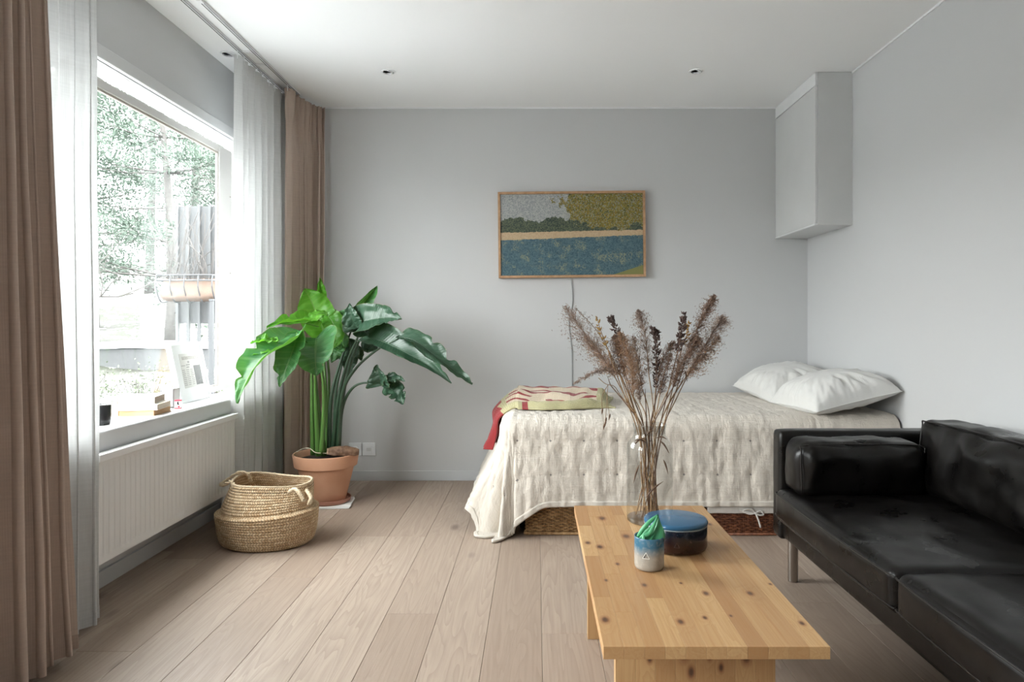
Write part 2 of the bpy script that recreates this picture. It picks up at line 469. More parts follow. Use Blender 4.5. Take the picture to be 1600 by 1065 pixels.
M['stem_g'] = plain('green_petiole', (.075, .17, .035), .4)
M['stem_d'] = plain('dark_green_petiole', (.035, .075, .04), .4)
M['string'] = plain('pale_string', (.6, .55, .42), .8)

def straw(name, a, b): return weave(name, a, b, 200)
M['straw'] = straw('dry_straw', (.20, .115, .055), (.42, .27, .14))
M['straw_dark'] = straw('dry_dark_straw', (.10, .055, .032), (.23, .13, .075))
M['plume_tan'] = straw('tan_plume', (.42, .26, .16), (.62, .43, .29))
M['plume_grey'] = straw('grey_plume', (.28, .20, .165), (.50, .39, .32))
M['plume_dark'] = straw('dark_plume', (.07, .045, .04), (.17, .11, .095))
M['plume_brown'] = straw('brown_plume', (.19, .115, .085), (.38, .25, .18))
M['plume_yellow'] = straw('yellow_flower', (.34, .19, .05), (.50, .32, .10))

def glaze(name, top, bot, z0, z1, rough=.2):
    t = NT(name); g = t.coord(); s = t.n('SeparateXYZ'); t.set(s.inputs[0], g)
    z = t.math('ADD', s.outputs[2], t.math('MULTIPLY', t.math('SUBTRACT', t.noise(t.mapv(g, (60, 60, 12)), 1, 3), .5), .016))
    n = t.noise(g, 120, 3)
    c = t.mix(t.ramp(z, z0, z1), bot, top)
    c = t.mix(t.ramp(n, .5, .75, 0, .3), c, tuple(min(1, x*1.5) for x in bot))
    return t.end(t.pbsdf(c, rough, t.bump(n, .06, .001), Coat_Weight=.3))
M['cup'] = glaze('blue_beige_glaze', (.05, .15, .23), (.34, .31, .265), .036, .064, .25)
M['jar'] = glaze('navy_brown_glaze', (.010, .016, .028), (.035, .012, .010), .022, .055, .2)
M['lid'] = plain('blue_glaze', (.030, .115, .22), .16, .05, 60)
M['wax'] = plain('green_wax', (.085, .36, .17), .35, 0, 60, Subsurface_Weight=.25, Subsurface_Radius=(.01, .02, .01))
M['paper'] = plain('white_paper', (.82, .82, .80), .8)
M['mat_board'] = plain('white_mat_board', (.80, .80, .80), .7)
M['book_tan'] = plain('tan_book_edge', (.56, .36, .20), .8)
M['book_cream'] = plain('cream_book_edge', (.74, .66, .56), .8)
M['book_grey'] = plain('grey_pages', (.50, .42, .36), .8)
M['mdf'] = plain('mdf_board', (.58, .36, .15), .7)
M['red'] = plain('red_print', (.55, .05, .09), .6)

# ------------------------------------------------------------------ room shell
def struct(name, mb, m, **k): return tag(mb.build(name, m, **k), kind='structure')

fl = MB().box(XL-.3, XR+.25, YF-.25, YB+.25, -.12, -.013)
floor = struct('floor', fl, M['dark'])
PW = .188; X0 = .0189
rnd = random.Random(4)
ends = {-3: [2.484], 0: [2.326], -6: [2.837], -5: [3.38], -8: [2.202], -4: [3.38, 1.3], -1: [1.6], -2: [3.9, 1.9], 1: [3.1], 2: [1.7, 3.9], 3: [2.75], 4: [1.5, 3.3], -7: [1.6, 3.7]}
for k in range(-10, 11):
    xa = max(XL+.002, X0+k*PW); xb = min(XR-.002, X0+(k+1)*PW)
    if xb-xa < .01: continue
    cuts = sorted(ends.get(k, [rnd.uniform(1, 3.5)])); 
    while cuts[0] > YF+1.6: cuts.insert(0, cuts[0]-rnd.uniform(1.4, 2.0))
    while cuts[-1] < YB-1.9: cuts.append(cuts[-1]+rnd.uniform(1.5, 2.0))
    cuts = [YF]+[c for c in cuts if YF+.2 < c < YB-.2]+[YB]
    for a, b in zip(cuts, cuts[1:]):
        hx, hy = (xb-xa)/2, (b-a)/2
        o = MB().box(-hx+.0005, hx-.0005, -hy+.0005, hy-.0005, -.013, 0, bev=.0009, seg=1).build('plank', M['oak'], floor)
        o.location = ((xa+xb)/2, (a+b)/2, 0)

struct('ceiling', MB().box(XL-.3, XR+.25, YF-.25, YB+.25, H, H+.15), M['ceil'])
struct('wall_back', MB().box(XL-.3, XR+.25, YB, YB+.2, -.01, H), M['wall'])
struct('wall_right', MB().box(XR, XR+.2, YF, YB, -.01, H), M['wall_r'])
# left wall with its window opening
WY0, WY1, WZ0, WZ1 = 1.70, 4.10, .60, 2.11
wl = MB()
WT = .125
VY0, VY1, VZ0, VZ1 = .0, 1.30, .50, 2.11  # opening for an unseen window, added to fill the room with light
for (ya, yb) in ((YF, VY0), (VY1, WY0), (WY1, YB)): wl.box(XL-WT, XL, ya, yb, -.01, H)
for (ya, yb, za, zb) in ((WY0, WY1, WZ0, WZ1), (VY0, VY1, VZ0, VZ1)):
    wl.box(XL-WT, XL, ya, yb, -.01, za); wl.box(XL-WT, XL, ya, yb, zb, H)
struct('wall_left', wl, M['wall'])
struct('wall_front', MB().box(XL-.3, XR+.2, YF-.2, YF, -.01, H), M['far_wall'])
w2 = tag(empty('fill_window', (XL, 0, 0)), kind='structure')  # unseen window, added to even out the room light
fr = MB()
for y0_, y1_, z0_, z1_ in ((VY0, VY0+.06, VZ0, VZ1), (VY1-.06, VY1, VZ0, VZ1), (VY0, VY1, VZ0, VZ0+.06), (VY0, VY1, VZ1-.06, VZ1), ((VY0+VY1)/2-.03, (VY0+VY1)/2+.03, VZ0, VZ1)):
    fr.box(-.11+.001*(z1_-z0_), -.05-.001*(z1_-z0_), y0_, y1_, z0_, z1_)
fr.build('window_frame', M['white'], w2)
MB().box(-.085, -.08, VY0+.05, VY1-.05, VZ0+.05, VZ1-.05).build('pane', M['glass'], w2)
MB().box(-.05, .10, VY0-.08, VY1+.08, VZ0-.04, VZ0, bev=.006).build('sill', M['white'], w2)

# baseboards, added white strips for the bright line at the ceiling
struct('baseboard_back', MB().box(XL, XR, YB-.014, YB, 0, .066, bev=.002), M['base'])
struct('baseboard_left', MB().box(XL, XL+.014, YF, YB, 0, .066, bev=.002), M['base'])
struct('baseboard_right', MB().box(XR-.014, XR, YF, YB, 0, .066, bev=.002), M['base'])
struct('painted_bright_line_1', MB().box(XL, XR, YB-.006, YB, H-.008, H), M['white'])  # no trim there; white strip stands in for a bright line
struct('painted_bright_line_2', MB().box(XR-.006, XR, YF, YB, H-.010, H), M['white'])  # same drawn-in bright line along the right wall

# main window
win = tag(empty('window_1', (XL, 0, 0)), kind='structure')
cs = MB()
cs.box(-.01, .020, WY0-.06, WY1+.06, WZ1, WZ1+.055, bev=.004)
cs.box(-.01, .020, WY0-.06, WY0, WZ0+.07, WZ1, bev=.003); cs.box(-.01, .020, WY1, WY1+.06, WZ0+.07, WZ1, bev=.003)
cs.build('casing', M['win'], win)
f1 = MB()   # outer frame
f1.box(-.12, -.045, WY0, WY1, WZ1-.035, WZ1, bev=.003); f1.box(-.12, -.046, WY0, WY0+.035, WZ0+.0701, WZ1-.0351, bev=.002)
f1.box(-.12, -.046, WY1-.035, WY1, WZ0+.0701, WZ1-.0351, bev=.002); f1.box(-.12, -.045, WY0, WY1, WZ0, WZ0+.07, bev=.003)
f1.box(-.045, -.032, WY0, WY1, WZ1-.018, WZ1, bev=.003)
f1.build('window_frame', M['win'], win)
s1 = MB()
y0, y1, z0, z1 = WY0+.035, WY1-.035, WZ0+.07, WZ1-.037
s1.box(-.084, -.0605, y0+.0501, y1-.1651, z1-.040, z1, bev=.003); s1.box(-.084, -.0605, y0+.0501, y1-.1651, z0, z0+.030, bev=.003)
s1.box(-.085, -.060, y0, y0+.05, z0, z1, bev=.006); s1.box(-.085, -.060, y1-.165, y1, z0, z1, bev=.006)
s1.build('sash', M['sash'], win)
s2 = MB()
s2.box(-.08, -.066, y0+.05, y1-.165, z1-.050, z1-.040); s2.box(-.0795, -.0665, y1-.173, y1-.1651, z0+.0361, z1-.0501)
s2.box(-.08, -.066, y0+.05, y1-.165, z0+.030, z0+.036)
s2.build('gasket', M['gasket'], win)
for zz in (.95, 1.40, 1.85):
    MB().lathe([(.004, 0), (.004, .003), (0, .003)], 10).build('screw_cap', M['gasket'], win)
    o = bpy.data.objects[-1] if False else win.children[-1]
for i, zz in enumerate((.85, 1.35, 1.80)):
    o = win.children[-1-i]; o.location = (-.060, y1-.03, zz); o.rotation_euler = (0, math.pi/2, 0)
MB().box(-.075, -.071, y0+.045, y1-.160, z0+.028, z1-.042).build('pane', M['glass'], win)
# sill
sl = MB(); sl.box(-.06, .15, WY0-.12, WY1+.10, .575, .66, bev=.010, seg=4)
sl.build('sill', M['win'], win, smooth=False, angle=40)

# cabinet
cb = tag(empty('wall_cabinet', (1.605, 3.927, 1.62)), 'light grey wall cabinet mounted high in the right corner under the ceiling', 'cabinet')
MB().box(.014, .214, 0, .655, 0, .878, bev=.0015, seg=1).build('body', M['cab'], cb)
MB().box(0, .013, .002, .653, .010, .800, bev=.0015, seg=1).build('door', M['cab'], cb)
MB().box(-.001, .013, .0, .655, .803, .878, bev=.001, seg=1).build('filler_panel', M['filler'], cb)
MB().box(-.003, .013, 0, .655, .0, .008).build('bottom_edge', M['filler'], cb)

# radiator
rd = tag(empty('radiator', (-1.655, 3.1, .187)), 'white ribbed panel radiator under the window sill', 'radiator')
RY0, RY1, RH = -.66, .465, .390
pitch = .0333
def radf(u, v):
    y = RY0+(RY1-RY0)*u; z = (RH-.018)*v
    win_ = sm(.025, .045, z)*sm(RH-.03, RH-.05, z) if False else sm(.022, .042, z)*(1-sm(RH-.05, RH-.03, z))
    w = .5+.5*math.cos(2*math.pi*y/pitch)
    d = sm(.25, .6, w)*.010*win_
    return (.085-d, y, z)
grid('front_panel', int((RY1-RY0)/pitch*8), 40, radf, M['radiator'], rd)
MB().box(.0, .082, RY0, RY1, 0, RH-.019, bev=.003).build('body', M['radiator'], rd)
tp = MB(); tp.box(.0, .0625, RY0-.004, RY1+.004, RH-.018, RH-.006, bev=.001); tp.box(.062, .098, RY0-.004, RY1+.004, RH-.018, RH+.009, bev=.003)
tp.build('top_grille', M['white'], rd)
gs = MB()
for i in range(70):
    y = RY0+.03+i*(RY1-RY0-.06)/69; gs.box(.066, .092, y-.004, y+.004, RH+.0085, RH+.0096)
gs.build('grille_slots', M['sash'], rd)
for yy in (RY0+.15, RY1-.19): MB().box(-.094, .002, yy, yy+.04, .05, RH-.06).build('wall_bracket', M['radiator'], rd)
MB().tube([(.04, RY1-.05, 0.005), (.04, RY1-.05, -.187)], .009, 10).build('pipe', M['radiator'], rd)

# outlets
def outlet(px, kind):
    c = P(px, 701.2, YB)
    e = tag(empty(('wall_socket' if kind else 'blank_socket_plate'), (c.x, YB, c.z)), 'round white power socket beside the terracotta pot' if kind else 'square white blanking plate right of the power socket', 'socket')
    MB().box(-.043, .043, -.010, .0005, -.043, .043, bev=.003).build('plate', M['plastic'], e)
    if kind:
        q = MB().lathe([(.027, 0), (.026, -.003), (.021, -.003), (.020, .010), (0, .010)], 28).build('socket_well', M['plastic'], e, angle=30)
        q.rotation_euler = (-math.pi/2*-1, 0, 0); q.location = (0, -.0105, 0)
        for s in (-1, 1):
            h = MB().lathe([(.0025, 0), (.0025, .002), (0, .002)], 10).build('contact_hole', M['dark'], e); h.rotation_euler = (math.pi/2, 0, 0); h.location = (s*.0095, -.0115, 0)
    else:
        MB().box(-.028, .028, -.0125, -.009, -.028, .028, bev=.0015).build('cover', M['plastic'], e)
        MB().box(-.016, .016, -.0135, -.012, -.012, .012, bev=.001).build('insert', M['cab'], e)
outlet(555.5, True); outlet(577, False)

# downlights
def downlight(px, py, label):
    Y = (H-CZ)*F/(503-py); x = (px-838)/F*Y
    e = tag(empty('ceiling_spotlight', (x, Y, H)), label, 'spotlight', 'recessed ceiling spotlights')
    MB().lathe([(.042, 0), (.041, -.004), (.032, -.005), (.030, .004), (.030, .03), (0, .03)], 32).build('ring', M['white'], e, angle=35)
    g = MB().lathe([(.027, .012), (.027, -.004), (.022, -.005), (.020, .004)], 28, caps=False).build('gimbal', M['plastic'], e, angle=35); g.rotation_euler = (0, math.radians(18), 0)
    b = MB().lathe([(.020, .003), (.012, .008), (0, .009)], 20).build('bulb_face', M['sash'], e); b.rotation_euler = (0, math.radians(18), 0)
downlight(607, 112, 'small round recessed ceiling spotlight nearer the window curtains')
downlight(1088, 111, 'small round recessed ceiling spotlight near the wall cabinet')
downlight(357, 84, 'small round white ceiling spotlight beside the top of the right sheer curtain')

# curtain tracks
for x, lab in ((-1.569, 'slim grey ceiling curtain track nearer the window carrying the sheers'), (-1.494, 'slim grey ceiling curtain track further from the window carrying the brown curtains')):
    e = tag(empty('curtain_track', (x, 0, H)), lab, 'curtain track', 'ceiling curtain tracks')
    y1 = 4.30
    MB().box(-.0095, .0095, -.5, y1, -.012, 0, bev=.001, seg=1).build('rail', M['plastic'], e)
    MB().box(.0020, .0085, -.5, y1, -.0127, -.0115).build('slot', M['alu'], e)
    MB().box(-.0085, -.0045, -.5, y1, -.0127, -.0115).build('slot', M['dark'], e)
    if x < -1.5:
        for yy in (3.62, 3.80): MB().box(.0, .05, yy, yy+.03, -.006, 0, bev=.001).build('bracket', M['white'], e)
    else:
        MB().box(-.012, .012, 3.02, 3.05, -.018, -.001, bev=.002).build('joint_clip', M['white'], e)

# ------------------------------------------------------------------ curtains
def curtain(name, label, m, path, z0, z1, pitch, amp, seed, botpath=None, head=.0, nv=90, irr=.35, pencil=False, group=None, thick=0):
    N = 60
    tp = bez([(x, y, 0) for x, y in path], N); bp = bez([(x, y, 0) for x, y in (botpath or path)], N)
    L = sum((tp[i+1]-tp[i]).length for i in range(N))
    nf = L/pitch
    nu = int(nf*14)
    def samp(c, s):
        t = s*N; i = min(N-1, int(t)); return c[i].lerp(c[i+1], t-i), (c[min(N, i+1)]-c[max(0, i-1)]).normalized()
    e = tag(empty(name, (0, 0, 0)), label, 'curtain', group)
    def f(u, v):
        h = 1-v            # v=0 top
        a, ta = samp(tp, u); b, tb = samp(bp, u)
        k = v**1.3
        p = a.lerp(b, k); t = ta.lerp(tb, k).normalized(); n = Vector((t.y, -t.x, 0))
        ph = u*nf*2*math.pi + .9*math.sin(u*7+seed) + .6*v*math.sin(u*11+seed*2)
        am = amp*(1+irr*math.sin(u*nf*1.7+seed*3))*(.65+.5*v)
        w = math.sin(ph); w2 = math.copysign(abs(w)**.8, w)
        d = w2*am
        if pencil:
            top = 1-sm(.03, .16, v)
            d = d*(1-top*.75)+top*.020*math.sin(u*nf*2.6*2*math.pi+seed)
            d += (1-sm(0, .3, v))*.006*nz(u*60, v*30, seed)
        d += .006*nz(u*14, v*5, seed)+.012*v*nz(u*6, v*2.5, seed+4)
        sl = .3*am*math.sin(2*ph)
        q = p+n*d+t*sl
        return (q.x, q.y, z1+(z0-z1)*v+.006*math.sin(ph)*sm(.9, 1, v))
    o = grid('cloth', nu, nv, f, m, e, uv=lambda u, v: (u*L*2, v*(z1-z0)), thick=thick)
    grid('heading_tape', nu, 4, lambda u, v: (lambda q: (q[0]*1+.0025, q[1], q[2]))(f(u, v*head/(z1-z0))), m, e, uv=lambda u, v: (u*L*2, v*head))
    grid('hem', nu, 3, lambda u, v: (lambda q: (q[0]+.002, q[1]-.001, q[2]))(f(u, 1-(1-v)*.045/(z1-z0))), m, e, uv=lambda u, v: (u*L*2, v*.05))
    for i in range(int(nf)+1):
        a, _ = samp(tp, min(1, i/nf)); MB().tube([(a.x, a.y, z1-.02), (a.x, a.y, H-.016)], .0025, 5).build('curtain_glider', M['white'], e)
    return e

curtain('brown_curtain', 'brown full length curtain at the left edge, nearest the camera', M['brown'],
        [(-1.485, 1.50), (-1.49, 1.8), (-1.49, 2.062)], .035, H-.03, .057, .042, 1.0,
        [(-1.50, 1.38), (-1.48, 1.80), (-1.46, 2.140)], head=.06, nv=80, thick=.002)
curtain('sheer_curtain', 'white sheer curtain beside the brown curtain at the left edge', M['sheer'],
        [(-1.575, 1.75), (-1.57, 2.1), (-1.565, 2.425)], .012, H-.03, .075, .026, 2.3,
        [(-1.57, 1.70), (-1.565, 2.1), (-1.56, 2.42)], head=.07, nv=70)
curtain('sheer_curtain', 'white sheer curtain behind the big green plant, right of the window', M['sheer'],
        [(-1.569, 3.585), (-1.569, 3.9), (-1.565, 4.22)], .012, H-.035, .085, .026, 5.1,
        [(-1.57, 3.58), (-1.575, 3.9), (-1.57, 4.25)], head=.07, nv=70)
curtain('brown_curtain', 'brown full length curtain with gathered heading in the far left corner', M['brown'],
        [(-1.494, 4.10), (-1.49, 4.30), (-1.455, 4.44), (-1.405, 4.50)], .012, H-.03, .066, .036, 3.7,
        [(-1.50, 4.06), (-1.50, 4.28), (-1.49, 4.42), (-1.455, 4.50)], head=.07, nv=90, pencil=True, thick=.002)

# ------------------------------------------------------------------ television picture
def picture_mat():
    t = NT('painted_landscape'); uv = t.coord('UV'); s = t.n('SeparateXYZ'); t.set(s.inputs[0], uv); u, v = s.outputs[0], s.outputs[1]
    a = t.mapv(uv, (1.74, 1, 1))
    n = t.noise(a, 7, 4, .6); n2 = t.noise(a, 24, 3); dots = t.n('TexVoronoi'); t.set(dots.inputs['Vector'], a); dots.inputs['Scale'].default_value = 95
    sc = t.n('SeparateColor'); t.set(sc.inputs[0], dots.outputs['Color']); r1, r2 = sc.outputs[0], sc.outputs[1]
    vv = t.math('ADD', v, t.math('MULTIPLY', t.math('SUBTRACT', n2, .5), .03))
    vt = t.math('ADD', v, t.math('MULTIPLY', t.math('SUBTRACT', n, .5), .34))
    c = t.mix(r1, (.22, .24, .25), (.42, .42, .40))                                  # pale sky
    hills = t.mix(r2, (.012, .03, .03), (.12, .14, .08))
    c = t.mix(t.math('LESS_THAN', vt, .70), c, hills)
    c = t.mix(t.math('LESS_THAN', vv, t.math('MULTIPLY_ADD', u, .02, .53)), c, t.mix(r1, (.42, .30, .18), (.52, .39, .25)))
    wat = t.mix(r1, (.028, .075, .105), (.10, .17, .19)); wat = t.mix(t.math('MULTIPLY', t.ramp(n, .5, .62), t.math('GREATER_THAN', r2, .5)), wat, (.22, .24, .17))
    c = t.mix(t.math('LESS_THAN', vv, t.math('MULTIPLY_ADD', u, .05, .435)), c, wat)
    # foliage mass reaching in from the top right
    d = t.n('VectorMath', operation='DISTANCE'); t.set(d.inputs[0], t.mapv(uv, (1, 1.15, 1))); d.inputs[1].default_value = (.80, 1.02, 0)
    m = t.math('LESS_THAN', t.math('ADD', d.outputs['Value'], t.math('MULTIPLY', t.math('SUBTRACT', n, .5), .5)), .38)
    fol = t.mix(r1, t.mix(t.ramp(n2, .4, .6), (.025, .05, .02), (.16, .10, .015)), (.26, .21, .04)); fol = t.mix(t.math('GREATER_THAN', r2, .8), fol, (.24, .25, .20))
    c = t.mix(m, c, fol)
    bank = t.math('LESS_THAN', t.math('ADD', v, t.math('MULTIPLY', t.math('SUBTRACT', 1.0, u), .55)), .115)
    c = t.mix(bank, c, (.20, .20, .07))
    return t.end(t.pbsdf(c, .42))
M['picture'] = picture_mat()
M['frame_oak'] = weave('oak_frame', (.40, .23, .12), (.52, .32, .18), 40)
tv = tag(empty('framed_screen', (.2365, YB-.005, 1.6445)), 'wood framed painting style screen with riverside landscape hung on the back wall', 'picture')
TW, TH, fw = .490, .286, .0155
MB().box(-TW+.008, TW-.008, -.028, 0, -TH+.008, TH-.008).build('back_case', M['black'], tv)
for nm, b in (('frame_rail', (-TW, TW, TH-fw, TH)), ('frame_rail', (-TW, TW, -TH, -TH+fw)), ('frame_rail', (-TW, -TW+fw, -TH+fw, TH-fw)), ('frame_rail', (TW-fw, TW, -TH+fw, TH-fw))):
    MB().box(b[0], b[1], -.042, -.004, b[2], b[3], bev=.0012, seg=1).build(nm, M['frame_oak'], tv)
sw, sh = TW-fw-.001, TH-fw-.001
grid('screen', 1, 1, lambda u, v: (-sw+2*sw*u, -.033, -sh+2*sh*v), M['picture'], tv, smooth=False)
tv.rotation_euler = (0, math.radians(-.6), 0)
cbp = bez([P(892, 430, YB-.012), P(894.5, 470, YB-.006), P(889, 505, YB-.006), P(893, 545, YB-.006), P(894, 600, YB-.006), P(894, 740, YB-.018)], 40)
tag(MB().tube(cbp, .0035, 6).build('power_cable', M['cable'], None, smooth=True), 'thin grey cable hanging from the framed screen down the wall', 'cable')

# ------------------------------------------------------------------ bed
BX0, BX1, BY0, BY1, BT = -.165, 1.795, 3.42, 4.55, .57
bed = tag(empty('bed', ((BX0+BX1)/2, (BY0+BY1)/2, 0)), 'low single bed against the back wall under the cream quilt', 'bed')
lx, ly = (BX1-BX0)/2, (BY1-BY0)/2
MB().box(-lx, lx, -ly+.02, ly, .195, .30, bev=.006).build('bed_base', M['black'], bed)
for sx in (-1, 1):
    for sy in (-1, 1):
        MB().lathe([(.022, 0), (.025, .197)], 14, (sx*(lx-.10), sy*(ly-.12), 0)).build('leg', M['black'], bed, angle=40)
rbox('mattress', (2*lx-.02, 2*ly-.02, .265), .05, M['pillow'], bed, loc=(0, 0, .434), n=10)

# quilt: cloth coordinates a (over the left end) and b (over the front)
QW = .02
QX0, QY0, QT = BX0-.012, BY0-.03, BT+.015      # left edge, front edge, top height
AL, BL = .46, .400                              # how far the cloth hangs past the left and front edges
QL, QD = 1.808-QX0, YB-.03-QY0
RR = .07
def drop(d, R=RR):
    """arc-length d past an edge -> (outward, down)"""
    if d <= 0: return (d, 0)
    if d < R*math.pi/2:
        th = d/R; return (R*math.sin(th), R*(1-math.cos(th)))
    return (R, R+d-R*math.pi/2)
def quiltpos(s, t):
    """s: metres from the left edge (negative hangs), t: metres from the front edge towards the wall (negative hangs)"""
    S = .165
    gx = abs(((s/S+.0) % 1)-.5); gy = abs(((t/S) % 1)-.5)
    tie = math.exp(-((gx)**2+(gy)**2)/.012)
    seam = math.exp(-(gy**2)/.003)*.5+math.exp(-(gx**2)/.003)*.5
    puff = .005*(1-tie) - .0035*seam
    wr = .004*nz(s*18, t*9, 1)+.0025*nz(s*45, t*22, 2)
    a, b = max(0, -s+RR), max(0, -t+RR)
    x = max(s, RR) if s >= RR else RR; y = max(t, RR) if t >= RR else RR
    base = Vector((QX0+x, QY0+y, QT))
    if a == 0 and b == 0:
        z = .006*nz(s*3, t*3, 7)
        return base+Vector((0, 0, puff+wr+z))
    if a == 0 or b == 0:
        d = a+b; o, dn = drop(d)
        hang = max(0, d-.09)
        crinkle = .0065*nz(s*9 if b else t*9, hang*3, 3)*sm(.03, .18, hang)*(1-.7*sm(.25, .36, hang))+.0035*nz((s if b else t)*30, hang*6, 5)*sm(.0, .12, hang)
        flare = .02*sm(0, .4, hang)+crinkle
        vert = sm(0, RR*1.3, d)
        if b:   # front
            n = Vector((0, -vert, 1-vert))
            fl2 = flare*1.0 + .05*sm(.45, .0, s)*sm(.05, .4, hang) if False else flare + .03*(1-sm(RR, .42, s))*sm(.05, .4, hang)
            kf = 1+.33*(1-sm(-.02, .24, s))*sm(.05, .45, hang)
            p = base+Vector((0, -o-fl2, -dn*kf))+n*(puff+wr*1.3)
            p.z = max(p.z, .008); return p
        fl = flare + .17*sm(.02, .55, hang)
        z = -dn*(1-.06*sm(.2, .6, hang))
        p = base+Vector((-o-fl, 0, z))+Vector((-vert, 0, 1-vert))*(puff+wr*2)
        p.z = max(p.z, .008)
        return p
    # corner
    phi = math.atan2(b, a)               # 0 = left, pi/2 = front
    d = math.hypot(a, b); o, dn = drop(d)
    hang = max(0, d-.09)
    q = phi/(math.pi/2)
    # ridges and valleys of the fall
    R = .17*(1-q)**2+.03*q*q + .02*math.exp(-((q-.26)/.13)**2) - .075*math.exp(-((q-.50)/.085)**2) + .085*math.exp(-((q-.70)/.10)**2)
    ang = math.pi/2*(q**1.0)
    if q < .5: ang = math.pi/2*(.5*(q/.5)**1.5)
    out = o+R*sm(.02, .60, hang)*1.05
    dirv = Vector((-math.cos(ang), -math.sin(ang), 0))
    dz = dn*(1+(.33*q**1.5+.20*math.sin(math.pi*q))*sm(.05, .45, hang))
    # surplus slides down: keep corner tip on the floor
    p = base+dirv*out+Vector((0, 0, -dz))
    vert = sm(0, RR*1.3, d)
    p += (dirv*vert+Vector((0, 0, 1-vert)))*(puff+wr*2)
    if p.z < .010:
        ex = .010-p.z; p.z = .008+.004*math.exp(-ex*20); p += dirv*ex*.35
    return p
TS, TT = AL+QL, BL+QD
quilt = tag(empty('quilt', (0, 0, 0)), 'cream linen quilt with tied squares spread over the bed, corner trailing on the floor', 'quilt')
grid('cover', 340, 210, lambda u, v: quiltpos(-AL+RR*0+TS*u, -BL+TT*v), M['quilt'], quilt, uv=lambda u, v: (-AL+TS*u, -BL+TT*v), thick=.008)
grid('hem_binding', 340, 4, lambda u, v: (lambda p: (p.x, p.y-.004, p.z))(quiltpos(-AL+TS*u, -BL+.026*v-.001)), M['hem'], quilt, uv=lambda u, v: (TS*u, .03*v), thick=.011)
grid('hem_binding', 4, 200, lambda u, v: (lambda p: (p.x-.003, p.y-.001, p.z))(quiltpos(-AL+.026*u-.001, -BL+TT*v)), M['hem'], quilt, uv=lambda u, v: (TT*v, .03*u), thick=.011)

# pillows
def pillow(label, loc, rot, sx, sy, T, seed, m, n=60):
    e = tag(empty('pillow', loc), label, 'pillow', 'pillows at the right end of the bed')
    e.rotation_euler = rot
    def half(sgn):
        def f(u, v):
            a, b = 2*u-1, 2*v-1
            pr = max(0, (1-abs(a)**2.6)*(1-abs(b)**2.6))**.44
            cx = 1-.07*(1-b*b)*a*a; cy = 1-.07*(1-a*a)*b*b
            # wrinkles radiating near the edges
            r = max(abs(a), abs(b)); th = math.atan2(b, a)
            w = (.016*nz(th*5+seed, r*2, seed)+.010*nz(th*14, r*5, seed+3))*sm(.3, .8, r)*(1-sm(.93, 1, r))
            w += .010*nz(a*3, b*3, seed+5)*(1-r)
            z = sgn*(T/2*pr)*(.38 if sgn < 0 else 1)
            return (a*sx/2*cx, b*sy/2*cy, z+w*(1 if sgn > 0 else .3))
        return f
    def f(u, v):     # one closed surface: top then bottom
        if v <= .5: return half(1)(u, v*2)
        return half(-1)(u, (1-v)*2)
    grid('pillowcase', n, n*2, f, m, e, uv=lambda u, v: (u*sx, v*2*sy))
    pts = [Vector((a*sx/2*(1-.07*(1-b*b)*a*a), b*sy/2*(1-.07*(1-a*a)*b*b), 0)) for a, b in
           [(-1+2*i/20, -1) for i in range(20)]+[(1, -1+2*i/20) for i in range(20)]+[(1-2*i/20, 1) for i in range(20)]+[(-1, 1-2*i/20) for i in range(21)]]
    MB().tube(pts, .003, 5).build('piping', m, e, smooth=True)
    return e
pillow('white pillow at the back, in the corner of the walls', (1.555, 4.245, .662), (math.radians(4), math.radians(-11), math.radians(4)), .46, .62, .27, 3, M['pillow'])
pillow('white creased pillow in front, partly covering the other pillow', (1.575, 3.655, .660), (math.radians(-2), math.radians(-13), math.radians(3)), .445, .60, .28, 9, M['pillow'])

# throw blanket
def throwpos(u, v):
    L = .80; W = .62
    s = -.18+L*u-.03*math.sin(v*4+.5)*u     # along the bed from the left edge (negative hangs)
    y = 3.60+.05*u+.030*math.sin(u*7+.6)+(W-.10*u)*v+.015*nz(u*9, v*3, 3)
    e_ = sm(0, .10, v)*sm(0, .06, 1-v)*sm(0, .07, 1-u)
    ridge = .020*math.sin(math.pi*min(1, v/.15))*(1+.7*math.sin(u*9+1))
    ridge2 = .042*math.exp(-((v-.36-.12*math.sin(u*3.5))/.10)**2)
    ridge3 = .050*math.exp(-((v-.72+.10*u)/.13)**2)
    fold = .006+e_*(.016+ridge2+ridge3+.018*nz(u*5, v*6, 11)+.010*nz(u*13, v*11, 5))+ridge*sm(0, .08, 1-u)
    fold += .035*math.exp(-((v-.85)/.18)**2)*sm(.1, .35, u)*(1-sm(.88, 1, u))
    fold = max(.004, fold)
    a = max(0, -s+RR)
    if a <= 0: return Vector((QX0+s, y, QT+.009+fold))
    ou, dn = drop(a); vert = sm(0, RR*1.3, a)
    k = 1-.62*sm(.02, .20, a)   # gathers into a narrow red end
    y2 = 3.66+(y-3.60)*k
    ff = fold*.8+.022*math.sin(v*24+u*8)*vert*k*sm(.03, .15, a)
    fl_ = .17*sm(.02, .55, max(0, a-.09))+.02*sm(0, .4, max(0, a-.09))
    return Vector((QX0+RR-ou-fl_-vert*(abs(ff)+.016), y2, QT-dn+(1-vert)*(ff+.009)))
th = tag(empty('knitted_throw', (0, 0, 0)), 'cream and olive knitted throw with red stripes bunched on the left end of the bed', 'blanket')
grid('knit', 110, 90, lambda u, v: throwpos(u, v), M['throw'], th, uv=lambda u, v: (u, v), thick=.006)

